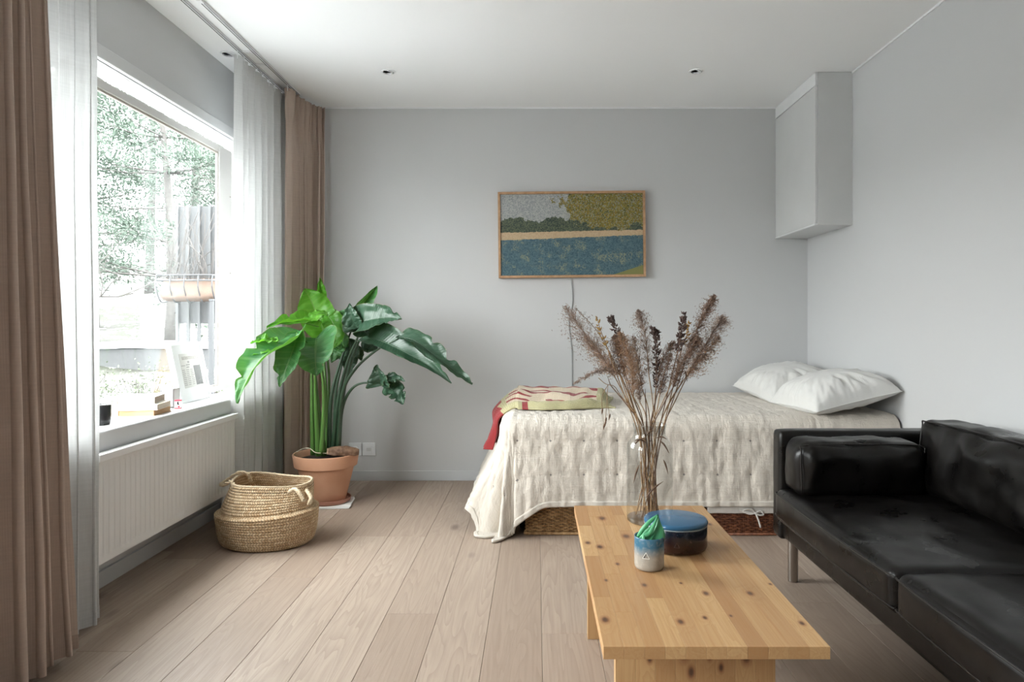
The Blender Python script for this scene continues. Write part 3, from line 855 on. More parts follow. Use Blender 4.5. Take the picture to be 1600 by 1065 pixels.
# baskets under the bed
def wicker(name, label, x0, x1, y0, y1, h, m, liner=False):
    e = tag(empty(name, ((x0+x1)/2, (y0+y1)/2, 0)), label, 'basket', 'wicker storage baskets under the bed')
    hx, hy = (x1-x0)/2, (y1-y0)/2
    MB().box(-hx+.006, hx-.006, -hy+.008, hy-.006, .004, h-.012).build('backing_box', M['dark'] if not liner else m, e)  # solid box; its dark version stands in for shade behind the strands
    st = MB(); pit = .022
    n = int(2*hx/pit)
    for i in range(n+1):
        x = -hx+.006+i*(2*hx-.012)/n
        st.tube([(x, -hy+.004, .002), (x, -hy+.004, h-.008)], .0028, 5)
    ny = int(2*hy/pit)
    for i in range(ny+1):
        for sx in (-1, 1):
            y = -hy+.006+i*(2*hy-.012)/ny; st.tube([(sx*(hx-.004), y, .002), (sx*(hx-.004), y, h-.008)], .0028, 5)
    tag(st.build('wicker_stake', m, e, smooth=True), kind='stuff')
    wv = MB(); rows = int((h-.030)/.0088)
    for r in range(rows):
        z = .013+r*.0088+.001*nz(r*3.3, x0, 0); s = 1 if r % 2 else -1
        pts = [(-hx+.006+i*(2*hx-.012)/n*.5, -hy+.004+s*.0052*math.cos(math.pi*i/2*1.0+(0 if 1 else 0)) if i % 2 == 0 else -hy+.004, z+.0012*nz(i*.21, r*1.7, 2)) for i in range(2*n+1)]
        wv.tube(pts, .0041, 6)
        for sx in (-1, 1):
            pts = [(sx*(hx-.004+(s*.004*math.cos(math.pi*i/2) if i % 2 == 0 else 0)), -hy+.006+i*(2*hy-.012)/ny*.5, z) for i in range(2*ny+1)]
            wv.tube(pts, .0036, 4)
    tag(wv.build('wicker_strand', m, e, smooth=True), kind='stuff')
    rim = MB()
    for z in (h-.008, .008):
        rim.tube([(-hx, -hy, z), (hx, -hy, z), (hx, hy, z), (-hx, hy, z), (-hx, -hy, z)], .007, 8)
    for i in range(int(2*hx/.011)):
        x = -hx+.004+i*.011; rim.tube([(x, -hy-.006, h-.016), (x+.005, -hy-.0075, h-.006), (x+.002, -hy-.001, h+.001)], .0036, 5)
    rim.build('rim', m, e, smooth=True)
    return e, hx, hy
wicker('wicker_basket', 'light brown wicker basket under the left half of the bed', -.055, .815, 3.405, 3.95, .166, M['rattan'])
e, hx, hy = wicker('wicker_basket', 'dark red brown wicker basket with white liner under the right of the bed', .850, 1.72, 3.395, 3.94, .130, M['rattan_dark'], True)
def linf(u, v):
    # hangs over the rim outside
    x = -hx-.004+(2*hx+.008)*u
    if v < .3: z = .150-.0*v; y = -hy+.03-(v/.3)*.036
    else: z = .150-(v-.3)/.7*.036; y = -hy-.010-.006*math.sin(v*3)
    return (x, y+.003*nz(x*22, v*2, 2), z+.0025*nz(x*9, v, 4))
M['linen'] = fabric('white_cotton_liner', (.70, .68, .64), 600)
grid('liner', 120, 12, linf, M['linen'], e, uv=lambda u, v: (u*2*hx, v*.06), thick=.002)
MB().box(-hx+.005, hx-.005, -hy+.02, hy-.01, .125, .151, bev=.006).build('folded_textile', M['linen'], e)
bw = MB(); bx = P(1181, 806, 3.37).x-(.850+1.72)/2; by = -hy-.020; bz = .118
bw.tube(bez([(bx, by, bz), (bx-.025, by-.004, bz+.022), (bx-.062, by, bz+.010), (bx-.03, by-.002, bz-.004), (bx, by, bz)], 20), .0042, 6)
bw.tube(bez([(bx, by, bz), (bx+.022, by-.004, bz+.012), (bx+.040, by, bz-.006), (bx+.02, by-.002, bz-.010), (bx, by, bz)], 18), .0042, 6)
bw.tube(bez([(bx, by, bz), (bx+.012, by-.003, bz-.03), (bx+.026, by+.002, bz-.072)], 10), .0045, 6)
bw.tube(bez([(bx, by, bz), (bx-.03, by-.003, bz+.004), (bx-.075, by+.004, bz+.012)], 10), .003, 6)
bw.lathe([(0, -.007), (.007, -.004), (.008, 0), (.007, .005), (0, .008)], 10, (bx, by, bz))
bw.build('ribbon_bow', M['linen'], e, smooth=True)

# ------------------------------------------------------------------ sofa
sofa = tag(empty('sofa', (1.40, 1.86, 0)), 'black leather sofa with steel legs along the right wall', 'sofa')
SX = lambda x: x-1.40
SY = lambda y: y-1.86
FX0, FX1, SY0, SY1 = .990, 1.79, .86, 2.86
def sb(name, x0, x1, y0, y1, z0, z1, r, m=None, **k):
    return rbox(name, (x1-x0, y1-y0, z1-z0), r, m or M['leather'], sofa, loc=(SX((x0+x1)/2), SY((y0+y1)/2), (z0+z1)/2), **k)
sb('base_rail', FX0+.008, FX1, SY0+.02, SY1-.02, .185, .275, .018, n=8)
for (ya, yb) in ((2.765, 2.86), (.86, .955)):
    sb('armrest', FX0-.004, FX1, ya, yb, .178, .620, .022, n=12, wr=.002, ws=9)
sb('back_panel', 1.715, 1.80, SY0+.05, SY1-.05, .18, .615, .02, n=10)
ymid = 1.842
for i, (ya, yb, bo) in enumerate(((ymid+.004, 2.762, 0), (.958, ymid-.004, 1))):
    def dent(p, a, b, c, i=i):
        if c > .2:
            p.z += (.007*nz(p.x*7, p.y*4, 3+i)+.007*nz(p.x*13, p.y*6, 8+i)+.003*nz(p.x*26, p.y*12, 5+i))*sm(.2, .9, c)*(1-max(abs(a), abs(b))**6)
        return p
    sc_ = sb('seat_cushion', .962, 1.70, ya, yb, .262, .392, .030, n=34, bulge=(.012, .004, .018), wr=.0022, ws=11, seed=i*5, extra=dent)
    # piped seams round the top
    hx_, hy_, r_ = (1.70-.962)/2, (yb-ya)/2, .02
    for zz in (.046, -.040):
        seam = [(-hx_-.001, -hy_+.03, zz), (-hx_-.003, 0, zz), (-hx_-.001, hy_-.03, zz)]
        pts = []
        for (x, y) in [(-hx_+.012, -hy_+.002), (-hx_+.002, -hy_+.02), (-hx_-.005, -hy_*.5), (-hx_-.006, 0), (-hx_-.005, hy_*.5), (-hx_+.002, hy_-.02), (-hx_+.012, hy_-.002)]:
            pts.append((x, y, zz))
        MB().tube(bez(pts, 40), .0028, 6).build('seam', M['strap'], sc_, smooth=True)
# back cushions
for i, (ya, yb) in enumerate(((1.80, 2.715), (.97, 1.78))):
    def bk(p, a, b, c, i=i):
        f = (1-abs(b)**6)*(1-abs(c)**6)
        if a < 0: p.x += (.016*nz(p.y*5, p.z*6, 2+i)+.010*nz(p.y*13, p.z*10, 6+i)+.006*nz(p.y*25, p.z*22, 7+i))*f
        p.z += .010*nz(p.y*9, p.x*9, 4+i)*(1 if c > 0 else 0)
        p.z += .012*sm(.8, 1, abs(b))*c*(1 if c > 0 else 0)
        return p
    o = sb('back_cushion', 1.505, 1.715, ya, yb, .385, .672, .045, n=34, bulge=(.03, .01, .012), wr=.005, ws=8, seed=20+i, extra=bk)
    o.rotation_euler = (0, math.radians(5), 0)
    hx_, hy_, hz_ = .105, (yb-ya)/2, .1435
    pts = [(-hx_+.012, -hy_+.01, -hz_+.02), (-hx_+.012, -hy_+.012, hz_-.04), (-hx_+.016, -hy_+.05, hz_-.008), (-hx_+.012, 0, hz_-.002), (-hx_+.016, hy_-.05, hz_-.008), (-hx_+.012, hy_-.012, hz_-.04), (-hx_+.012, hy_-.01, -hz_+.02)]
    MB().tube(bez(pts, 50), .0030, 6).build('seam', M['strap'], o, smooth=True)
# bolster cushions against the arms
def bol(p, a, b, c):
    if b < 0: p.y += (.012*nz(p.x*8, p.z*8, 31)+.008*nz(p.x*18, p.z*14, 33))*(1-abs(a)**6)
    if c > .3: p.z += .006*nz(p.x*16, p.y*10, 12)+.004*math.sin(p.x*26)
    return p
for ya, yb in ((2.59, 2.768), (.952, 1.10)):
    o = sb('bolster', 1.000, 1.490, ya, yb, .385, .600, .050, n=26, bulge=(.012, .022, .008), wr=.005, ws=10, seed=3, extra=bol)
    pts = [(-.235, -.083, -.08), (-.236, -.078, .07), (-.215, -.070, .098), (0, -.070, .102), (.215, -.070, .098), (.236, -.078, .07)]
    MB().tube(bez(pts, 40), .0026, 6).build('seam', M['strap'], o, smooth=True)
for lx_, ly_ in ((1.052, 2.80), (1.052, .92), (1.74, 2.80), (1.74, .92)):
    MB().lathe([(.0195, 0), (.0205, .004), (.0205, .19), (0, .19)], 24, (SX(lx_), SY(ly_), 0)).build('leg', M['metal'], sofa, angle=40)

# ------------------------------------------------------------------ coffee table
TZ = .42; TX0, TX1, TY0, TY1 = .1325, .581, 1.349, 2.387
tb = tag(empty('coffee_table', ((TX0+TX1)/2, (TY0+TY1)/2, 0)), 'low pine coffee table of glued staves beside the black sofa', 'table')
cxT, cyT = (TX0+TX1)/2, (TY0+TY1)/2
def tk(cx, cy, r):   # a knot seen in the zoomed crop -> table coordinates
    px, py = 860+cx/3.3333, 760+cy/3.3333; Y = (CZ-TZ)*F/(py-503); return ((px-838)/F*Y-cxT, Y-cyT, r)
knots = [tk(*k) for k in ((258, 313, .010), (270, 165, .012), (395, 258, .012), (195, 292, .008), (350, 402, .006), (290, 487, .005), (490, 512, .007), (680, 502, .004), (810, 555, .0075), (1040, 555, .0075), (1145, 507, .004), (285, 692, .009), (678, 703, .0075), (805, 682, .005), (1310, 711, .006), (940, 672, .004), (830, 195, .007)  )]
M['pine'] = pine('pine_top', tb, knots)
NS = 11; sw_ = (TX1-TX0)/NS; rnd = random.Random(12)
for i in range(NS):
    xa = TX0+i*sw_-cxT; y = TY0-cyT; yend = TY1-cyT
    while y < yend-1e-4:
        L = rnd.uniform(.16, .34) if i < 4 else rnd.uniform(.45, .9)
        y2 = y+L
        if y2 > yend-.10: y2 = yend
        MB().box(xa+.0001, xa+sw_-.0001, y+.0001, y2-.0001, TZ-.025, TZ, bev=.0005, seg=1).build('stave', M['pine'], tb)
        y = y2
M['pine_leg'] = pine('pine_leg', tb, [(-.11, .33, .006), (-.075, .35, .007), (-.035, .345, .012), (.0, .35, .007), (.045, .31, .006), (-.02, .30, .008), (.10, .335, .010), (.02, .335, .006)], axis='Z', dark=.95)
SLX0, SLX1 = .172, .520
for (ya, yb) in ((1.485, 1.513), (2.285, 2.313)):
    lg = tag(empty('leg_slab', (0, 0, 0)))
    lg.parent = tb
    n = 8; w = (SLX1-SLX0)/n
    for i in range(n):
        MB().box(SLX0-cxT+i*w+.0001, SLX0-cxT+(i+1)*w-.0001, ya-cyT, yb-cyT, 0, TZ-.0255, bev=.0005, seg=1).build('stave', M['pine_leg'], lg)
MB().box(SLX0-cxT+.14, SLX1-cxT-.14, 1.513-cyT, 2.285-cyT, .22, .33, bev=.002).build('stretcher', M['pine_leg'], tb)

# ------------------------------------------------------------------ things on the table
VX, VY = .366, 2.205
vase = tag(empty('glass_vase', (VX, VY, TZ+.0005)), 'clear glass vase holding dried grasses at the far end of the table', 'vase')
R = .0735
MB().lathe([(R-.006, .0), (R-.001, .004), (R, .012), (R, .238), (R-.003, .250), (R-.012, .262), (.054, .272), (.051, .280), (.051, .298), (.0545, .310), (.0535, .3125), (.051, .3105), (.049, .298), (.049, .280)], 56, caps=False).build('glass_wall', M['vase'], vase, smooth=True)
MB().lathe([(0, 0), (R-.006, 0), (R-.0015, .004), (R-.0015, .013), (R-.010, .015), (0, .013)], 48).build('glass_base', M['vasebase'], vase, angle=30)

def G(x, y, dY=0.0):     # zoomed crop of the bouquet -> 3D
    return P(860+x/2.663, 440+y/2.663, VY+dY)
def plume(axis, width, n, m, parent, seed, fineness=1.0, droop=.3, dens=1.0):
    """feathery seed head: many little blades leaving the axis"""
    rnd = random.Random(seed); pts = bez(axis, 30); mb = bmesh.new()
    L = sum((pts[i+1]-pts[i]).length for i in range(30))
    for k in range(n):
        t = rnd.random()**.9; i = min(29, int(t*30)); p = pts[i].lerp(pts[i+1], t*30-i); tan = (pts[i+1]-pts[i]).normalized()
        prof = math.sin(math.pi*min(1, .12+.88*t))**.7 if t < .98 else .15
        a = rnd.uniform(0, 2*math.pi)
        o1 = tan.orthogonal().normalized(); o2 = tan.cross(o1)
        out = o1*math.cos(a)+o2*math.sin(a)
        ln = width*prof*rnd.uniform(.35, 1.0)
        up = rnd.uniform(.5, 1.3)
        mid = p+(out+tan*up)*ln*.5
        tip = mid+(out*1.0+tan*up*.4+Vector((rnd.gauss(0, .3), 0, -droop+rnd.gauss(0, .3))))*ln*.5
        wd = rnd.uniform(.0005, .0010)*fineness
        sd = out.cross(tan).normalized()*wd
        vs = [mb.verts.new(q) for q in (p-sd*.6, p+sd*.6, mid+sd, tip, mid-sd)]
        mb.faces.new((vs[0], vs[1], vs[2], vs[4])); mb.faces.new((vs[4], vs[2], vs[3]))
        # spikelets
        for j in range(3):
            b0 = p.lerp(tip, rnd.uniform(.3, 1)); dr = Vector((rnd.gauss(0, 1), rnd.gauss(0, 1), rnd.gauss(0, 1))).normalized()*rnd.uniform(.003, .007)*dens+tan*.004
            s3 = dr.orthogonal().normalized()*.0011*fineness
            q = [mb.verts.new(x) for x in (b0, b0+dr*.5+s3, b0+dr, b0+dr*.5-s3)]
            mb.faces.new(q)
    me = bpy.data.meshes.new('plume'); mb.to_mesh(me); mb.free()
    return link('plume', me, m, parent)
def spike(axis, width, n, m, parent, seed):
    rnd = random.Random(seed); pts = bez(axis, 30); mb = MB()
    for k in range(n):
        t = rnd.random(); i = min(29, int(t*30)); p = pts[i].lerp(pts[i+1], t*30-i); tan = (pts[i+1]-pts[i]).normalized()
        o1 = tan.orthogonal().normalized(); o2 = tan.cross(o1); a = rnd.uniform(0, 6.28)
        out = (o1*math.cos(a)+o2*math.sin(a)); w = width*(.35+.65*math.sin(math.pi*min(1, .15+.85*t)))
        c = p+out*w*rnd.uniform(.2, .8)
        r = rnd.uniform(.0022, .0042)
        tip = c+(out+tan*1.2).normalized()*r*2.6
        mb.tube([p.lerp(c, .5), c, tip], [r*.4, r, r*.15], 5)
    return mb.build('seed_spike', m, parent, smooth=True)
neck = P(1014, 700, VY)
rb = random.Random(77)
def stalk(label, head, kind, width, n, m, sm_='straw', dY=0, top=None, foot=None, r=.0016):
    """head: crop points from the head's base to its tip"""
    e = tag(empty('dried_grass', (VX, VY, TZ)), label, 'dried grass', 'dried grasses in the glass vase')
    O = Vector((VX, VY, TZ)); inv = lambda p: Vector(p)-O
    hb = G(head[0][0], head[0][1], dY*1.0)
    th_ = [inv(G(x, y, dY+.01*i)) for i, (x, y) in enumerate(head)]
    fx = (hb.x-VX)
    # cross over at the neck, foot on the other side
    nk = Vector((VX+max(-.038, min(.038, fx*.26+rb.uniform(-.014, .014))), VY+rb.uniform(-.025, .025), TZ+.29))
    ft = Vector((VX-max(-.03, min(.03, fx*.14))+rb.uniform(-.030, .030), VY+rb.uniform(-.035, .035), TZ+.020))
    mid = nk.lerp(hb, .5)+Vector((rb.uniform(-.006, .006), 0, .008))
    pts = bez([inv(ft), inv(nk.lerp(ft, .5)+Vector((rb.uniform(-.008, .008), rb.uniform(-.008, .008), 0))), inv(nk), inv(mid), inv(hb)], 26)
    hp = bez(th_, 14)
    MB().tube(pts+hp[1:], [r*1.1]*len(pts)+[r*(1-.7*i/14) for i in range(14)], 5).build('stem', M[sm_], e, smooth=True)
    if kind == 'p': plume(th_, width*1.35, int(n*1.1), M[m], e, hash(label) % 1000 if False else len(label)*7+n)
    elif kind == 's': spike(th_, width, n, M[m], e, len(label)*5+n)
    return e
def W(px): return px/2.663/F*VY     # crop pixels to metres
stalk('long wispy reed leaning furthest left', [(270, 400), (200, 290), (130, 200), (65, 105)], 'p', W(75), 420, 'plume_grey')
stalk('thin twig with bare curved tip at upper left', [(250, 300), (190, 200), (110, 115)], 'p', W(12), 40, 'plume_grey', 'straw', .03)
stalk('small yellow dried flower head at upper left', [(235, 270), (205, 190), (192, 142)], 's', W(14), 26, 'plume_yellow', 'straw', -.03)
stalk('dark drooping seed spike left of centre', [(290, 310), (280, 220), (250, 150), (262, 180)], 's', W(20), 130, 'plume_dark', 'straw_dark', .02)
stalk('largest fluffy tan plume hanging left of centre', [(345, 478), (340, 380), (320, 290), (290, 215)], 'p', W(52), 620, 'plume_tan', 'straw', -.05)
stalk('tall airy grey plume at the centre', [(410, 390), (400, 270), (385, 180), (368, 124)], 'p', W(48), 420, 'plume_grey', 'straw', .04)
stalk('dark twisted seed spike right of centre', [(440, 440), (440, 320), (445, 240), (425, 198), (450, 215)], 's', W(20), 170, 'plume_dark', 'straw_dark', 0)
stalk('brown plume crossing behind the dark spikes', [(440, 420), (465, 330), (512, 252)], 'p', W(40), 330, 'plume_brown', 'straw', .05)
stalk('dark reddish flower spike topped with a round bud', [(530, 290), (545, 210), (555, 132)], 's', W(24), 150, 'plume_dark', 'straw_dark', -.02)
stalk('yellow dried flower between the right spikes', [(550, 260), (570, 215), (577, 170)], 's', W(16), 24, 'plume_yellow', 'straw', .02)
stalk('tallest dense plume pointing up to the right', [(575, 280), (620, 180), (655, 110), (682, 60)], 'p', W(34), 620, 'plume_brown', 'straw_dark', 0)
stalk('airy plume leaning furthest right', [(580, 370), (640, 270), (690, 190), (718, 150)], 'p', W(58), 460, 'plume_grey', 'straw', .03)
stalk('thick brown seed cluster on the right side', [(510, 440), (540, 350), (590, 270), (610, 240)], 'p', W(56), 700, 'plume_brown', 'straw_dark', -.04)
stalk('plume below the airy right one with ragged end', [(560, 400), (620, 330), (700, 230)], 'p', W(48), 380, 'plume_tan', 'straw', .05)
stalk('grey feathery head arching down over the blanket', [(290, 385), (240, 365), (180, 378), (100, 422)], 'p', W(16), 240, 'plume_grey', 'straw', -.02)
stalk('short brown plume left of the fluffy tan one', [(310, 400), (290, 310), (265, 230)], 'p', W(48), 420, 'plume_brown', 'straw', 0)
stalk('reed plume under the leftmost reed', [(290, 390), (230, 330), (150, 230)], 'p', W(52), 420, 'plume_tan', 'straw', .04)
stalk('small grey spike low between the plumes', [(372, 500), (370, 460), (368, 420)], 'p', W(20), 120, 'plume_grey', 'straw', .06)
stalk('narrow dark plume right of the centre, low', [(455, 470), (470, 400), (500, 300)], 'p', W(30), 260, 'plume_brown', 'straw', -.01)
stalk('brown plume close behind the tan plume', [(380, 440), (365, 350), (345, 230)], 'p', W(45), 360, 'plume_grey', 'straw', .08)
# bare stems, oat sprig
for i, (x, y) in enumerate(((250, 430), (330, 520), (395, 480), (500, 430), (470, 400), (545, 420))):
    stalk(('bare straw stem leaning left', 'bare straw stem low left of centre', 'bare straw stem at the centre', 'bare dark stem leaning right', 'bare straw stem right of centre', 'bare straw stem furthest right')[i], [(x, y), (x+(x-400)*.08, y-35)], 'n', 0, 0, None, 'straw' if i % 2 else 'straw_dark', rb.uniform(-.04, .04))
e = tag(empty('dried_oat_grass', (VX, VY, TZ)), 'drooping oat sprig with hanging seeds left of the vase', 'dried grass')
O = Vector((VX, VY, TZ)); mb = MB()
mb.tube([p-O for p in bez([Vector((VX+.01, VY, TZ+.03)), Vector((VX-.02, VY, TZ+.29)), G(290, 470, -.02), G(265, 435, -.03), G(230, 425, -.03), G(200, 400, -.03)], 30)], .0012, 5)
seeds = [(215, 540), (245, 565), (230, 580), (222, 605), (228, 592)]
for sx, sy in seeds: mb.tube([p-O for p in bez([G(240, 428, -.03), G(236 if sx > 225 else 215, 480, -.03), G(sx, sy-10, -.03)], 10)], .0006, 4)
mb.build('stem', M['straw'], e, smooth=True)
for sx, sy in seeds:
    MB().tube([G(sx+4, sy-16, -.03)-O, G(sx+1, sy-6, -.03)-O, G(sx-2, sy+12, -.03)-O], [.0008, .0036, .0005], 6).build('seed', M['straw_dark'], e, smooth=True)
# small leaves tied at the neck
e = tag(empty('dried_foliage_bunch', (VX, VY, TZ)), 'dark curled dried leaves around the stems at the vase neck', 'dried grass')
for i, (x0, y0, x1, y1) in enumerate(((390, 650, 340, 690), (400, 640, 430, 620), (440, 650, 485, 655), (455, 660, 495, 715), (400, 670, 350, 660), (560, 370, 568, 415), (395, 900, 470, 830), (470, 740, 490, 800), (370, 760, 345, 840))):
    a = G(x0, y0, -.03)-O; b = G(x1, y1, -.035)-O; m_ = (a+b)/2+Vector((0, 0, .006))
    MB().tube(bez([a, m_, b], 8), [.0005, .0018, .0026, .003, .003, .0028, .002, .0012, .0004], 5).build('leaf', M['straw_dark'], e, smooth=True)

# big lidded jar
jar = tag(empty('lidded_jar', (.398, 1.952, TZ+.0005)), 'large round dark ceramic jar with a flat blue lid', 'jar')
R = .0885
MB().lathe([(0, 0), (R-.010, 0), (R-.003, .003), (R, .010), (R, .064), (R-.002, .0685), (R-.006, .069), (R-.007, .06), (R-.007, .01), (0, .006)], 64).build('body', M['jar'], jar, smooth=True)
MB().lathe([(R-.006, .0665), (R+.0005, .0668), (R+.0012, .0698), (R-.002, .0702)], 64, caps=False).build('light_rim', plain('unglazed_edge', (.30, .36, .40), .5), jar, smooth=True)
MB().lathe([(R-.012, .0700), (R+.001, .0705), (R+.002, .0760), (R-.0005, .0810), (R-.006, .0822), (0, .0815)], 64).build('lid', M['lid'], jar, smooth=True)
def emblem(parent, R, th0, z0, s, m1, m2):
    def on(a, z, k=0.0004): return (math.cos(th0+a/R)*(R+k), math.sin(th0+a/R)*(R+k), z0+z)
    A, B, C_ = (-s, -s*.75), (s, -s*.75), (0, s)
    mb = MB()
    for p, q in ((A, B), (B, C_), (C_, A)):
        mb.tube([on(p[0]+(q[0]-p[0])*i/4, p[1]+(q[1]-p[1])*i/4) for i in range(5)], s*.10, 5)
    mb.build('emblem', m1, parent)
    mb = MB()
    pts = [on(-s, -s*.75, .0008), on(-s*.42, -s*.55, .0008), on(0, s*.62, .0008), on(0, s, .0008)]
    mb.quad(*pts); mb.build('emblem_stroke', m2, parent, fix=False)
emblem(jar, R, math.atan2(-1.95, -.36)+.02, .030, .0075, plain('faint_emblem', (.10, .05, .045), .4), plain('emblem_dark', (.006, .006, .006), .4))
cup = tag(empty('ceramic_cup', (.2945, 1.783, TZ+.0005)), 'small blue and beige glazed cup in front of the lidded jar', 'cup')
R = .0388
MB().lathe([(0, 0), (R-.008, 0), (R-.003, .002), (R-.0005, .008), (R, .014), (R, .082), (R-.0008, .0845), (R-.0025, .084), (R-.0032, .080), (R-.0032, .012), (0, .010)], 48).build('body', M['cup'], cup, smooth=True)
emblem(cup, R, math.atan2(-1.78, -.2945)-.20, .042, .0088, plain('emblem_light', (.75, .74, .70), .4), plain('emblem_black', (.02, .02, .02), .4))
# twisted wax: a peaked, folded form rising from the cup
wx = tag(empty('wax_candle', (.2945, 1.783, TZ+.060)), 'glossy green folded wax candle rising out of the small cup', 'candle')
def waxf(u, v):
    a = u*2*math.pi
    z = -.03+.108*v
    # centre drifts right, section shrinks to a peak at upper right
    cx = -.002+.024*sm(.2, 1, v)
    r = .0325*(1-sm(.38, 1.02, v)*.93)
    fold = 1+.16*math.sin(3*a+5*v)*sm(.1, .4, v)+.10*math.sin(5*a-4*v)*sm(.1, .5, v)
    if math.cos(a) < 0: cut = sm(.45, .8, v)*.06
    else: cut = 0
    x = cx+r*fold*math.cos(a)*(1-cut); y = r*fold*math.sin(a)*.85
    z2 = z+(-.005*max(0, -math.cos(a)))*sm(.3, .6, v)+.004*math.sin(2*a+3)
    return (x, y, z2)
grid('body', 48, 36, waxf, M['wax'], wx)
for pts, rr in (([(-.026, -.014, .020), (-.018, -.022, .030), (-.004, -.024, .036), (.008, -.020, .054), (.020, -.008, .076)], .0058), ([(-.020, -.024, .014), (-.018, -.027, .026), (-.016, -.022, .036)], .0055), ([(-.030, -.004, .022), (-.017, -.008, .044), (.002, -.008, .064), (.021, -.004, .078)], .0062)):
    n_ = 16; MB().tube(bez(pts, n_), [rr*(.5+.5*math.sin(math.pi*min(1, (i+2)/(n_+1)))) for i in range(n_+1)], 10).build('ridge', M['wax'], wx, smooth=True)

# ------------------------------------------------------------------ seagrass basket
bk = tag(empty('belly_basket', (-1.305, 3.315, .001), math.radians(-8)), 'round natural seagrass belly basket with rope handles on the floor', 'basket')
def lerp(a, b, t): return a+(b-a)*t
rows = []
# profile: bottom -> outer fold rim -> inner groove -> upper body -> rim
ctrl = [(.190, .0, .19), (.215, .012, .21), (.228, .05, .225), (.236, .10, .234), (.240, .150, .240), (.236, .158, .235), (.215, .164, .214), (.212, .18, .212), (.205, .215, .200), (.196, .255, .186), (.190, .290, .178)]
cp = bez([Vector(c) for c in ctrl], 150)
NR = 28; rowh = None
acc = [0]
for i in range(150): acc.append(acc[-1]+(cp[i+1]-cp[i]).length)
Ltot = acc[-1]; rh = Ltot/NR
def baskf(u, v):
    i = min(149, int(v*150)); c = cp[i].lerp(cp[i+1], v*150-i); s = lerp(acc[i], acc[i+1], v*150-i)
    d = abs(math.sin(math.pi*s/rh))*.0028
    a = -u*2*math.pi
    rx, ry = c.x+d, (c.z*.86+d)
    z = c.y
    upper = sm(.155, .29, c.y)
    x = rx*math.cos(a); y = ry*math.sin(a)
    x += .026*upper; z += upper*(.004*math.cos(2*a+.4)-.007*math.cos(a)+.006*math.sin(3*a))
    if c.y > .16:   # right side is pressed inwards
        k = max(0, math.cos(a+.9))**4*upper; x -= .02*k; y += .02*k
    z += .010*math.sin(a*1+1.2)*sm(.09, .16, c.y)*(1-upper)
    return (x, y, max(z, 0))
def bask_uv(u, v):
    i = min(149, int(v*150)); return (u*110, lerp(acc[i], acc[i+1], v*150-i)/rh)
grid('woven_wall', 160, 300, baskf, M['seagrass'], bk, uv=bask_uv, thick=.005)
MB().lathe([(0, .004), (.185, .004), (.188, .001), (0, .001)], 48, sy=.86).build('base', M['rope'], bk)
# openwork row and plaited rim
rim = MB(); ow = MB()
for i in range(96):
    u = i/96; p = Vector(baskf(u, .965)); q = Vector(baskf(u+.006, .925)); o = Vector((p.x, p.y, 0)).normalized()*.004
    ow.tube([q+o*.6, p+o*.8], .0016, 4)
ow.build('openwork_row', M['dark'], bk)
pts = [Vector(baskf(i/120, 1.0))+Vector((0, 0, .002)) for i in range(121)]
for k in range(3):
    rim.tube([p+Vector((.003*math.cos(i*.9+k*2.1), .003*math.cos(i*.9+k*2.1)*.5, .003*math.sin(i*.9+k*2.1))) for i, p in enumerate(pts)], .0034, 6)
rim.build('plaited_rim', M['rope'], bk, smooth=True)
def rope(pts, n=60, r=.0055):
    c = bez(pts, n); mb = MB()
    for k in range(2):
        mb.tube([p+Vector((math.cos(i*.8+k*math.pi), .4*math.cos(i*.8+k*math.pi), math.sin(i*.8+k*math.pi)))*r*.85 for i, p in enumerate(c)], r, 6)
    mb.build('handle', M['rope'], bk, smooth=True)
Bi = Matrix.Rotation(math.radians(8), 4, 'Z')
def BK(px, py, Y): p = P(px, py, Y)-Vector((-1.305, 3.315, .001)); return Bi @ p
rope([BK(392, 752, 3.40), BK(388, 742, 3.38), BK(374, 738, 3.36), BK(358, 748, 3.34), BK(346, 756, 3.32), BK(350, 757, 3.26), BK(362, 752, 3.24), BK(366, 762, 3.22)])
rope([BK(452, 768, 3.17), BK(461, 764, 3.15), BK(468, 770, 3.13), BK(475, 782, 3.12)])
rope([BK(474, 762, 3.30), BK(481, 768, 3.24), BK(486, 778, 3.20), BK(483, 787, 3.18)])

# ------------------------------------------------------------------ potted plant
PX, PY = -1.232, 4.0
mag = tag(empty('magazine', (PX+.05, PY-.01, 0), math.radians(6)), 'stack of white papers under the terracotta saucer', 'magazine')
for k in range(3): MB().box(-.15, .105, -.12, .10, .0015+k*.004, .0050+k*.004, bev=.0008, seg=1, M=Matrix.Rotation(math.radians(k*1.5), 4, 'Z')).build('sheet_block', M['paper'], mag)
pot = tag(empty('plant_pot', (PX, PY, .0145)), 'terracotta plant pot on a matching saucer', 'pot')
MB().lathe([(0, 0), (.118, 0), (.128, .006), (.132, .024), (.127, .025), (.122, .010), (0, .008)], 56, (.012, 0, 0)).build('saucer', M['terra_s'], pot, smooth=False, angle=50)
MB().lathe([(0, .009), (.108, .009), (.113, .014), (.160, .205), (.170, .207), (.178, .212), (.187, .275), (.186, .281), (.178, .282), (.168, .270), (.160, .24), (0, .24)], 64).build('body', M['terra'], pot, angle=35)
plant = tag(empty('bird_of_paradise_plant', (PX, PY, .0145+.24)), 'big leafy green plant with paddle shaped leaves in terracotta pot', 'plant')
sg = MB(); 
def soilf(u, v):
    a = u*2*math.pi; r = .166*v; return (r*math.cos(a), r*math.sin(a), .006+.012*nz(r*20*math.cos(a), r*20*math.sin(a), 1)*(1-v**4))
grid('soil', 40, 16, soilf, M['soil'], plant)
PO = Vector((PX, PY, .0145+.24))
def Lc(x, y, Y): return P(340+x/3.55, 420+y/3.55, Y)-PO
def wpx(w, Y=3.9): return w/3.55/F*Y
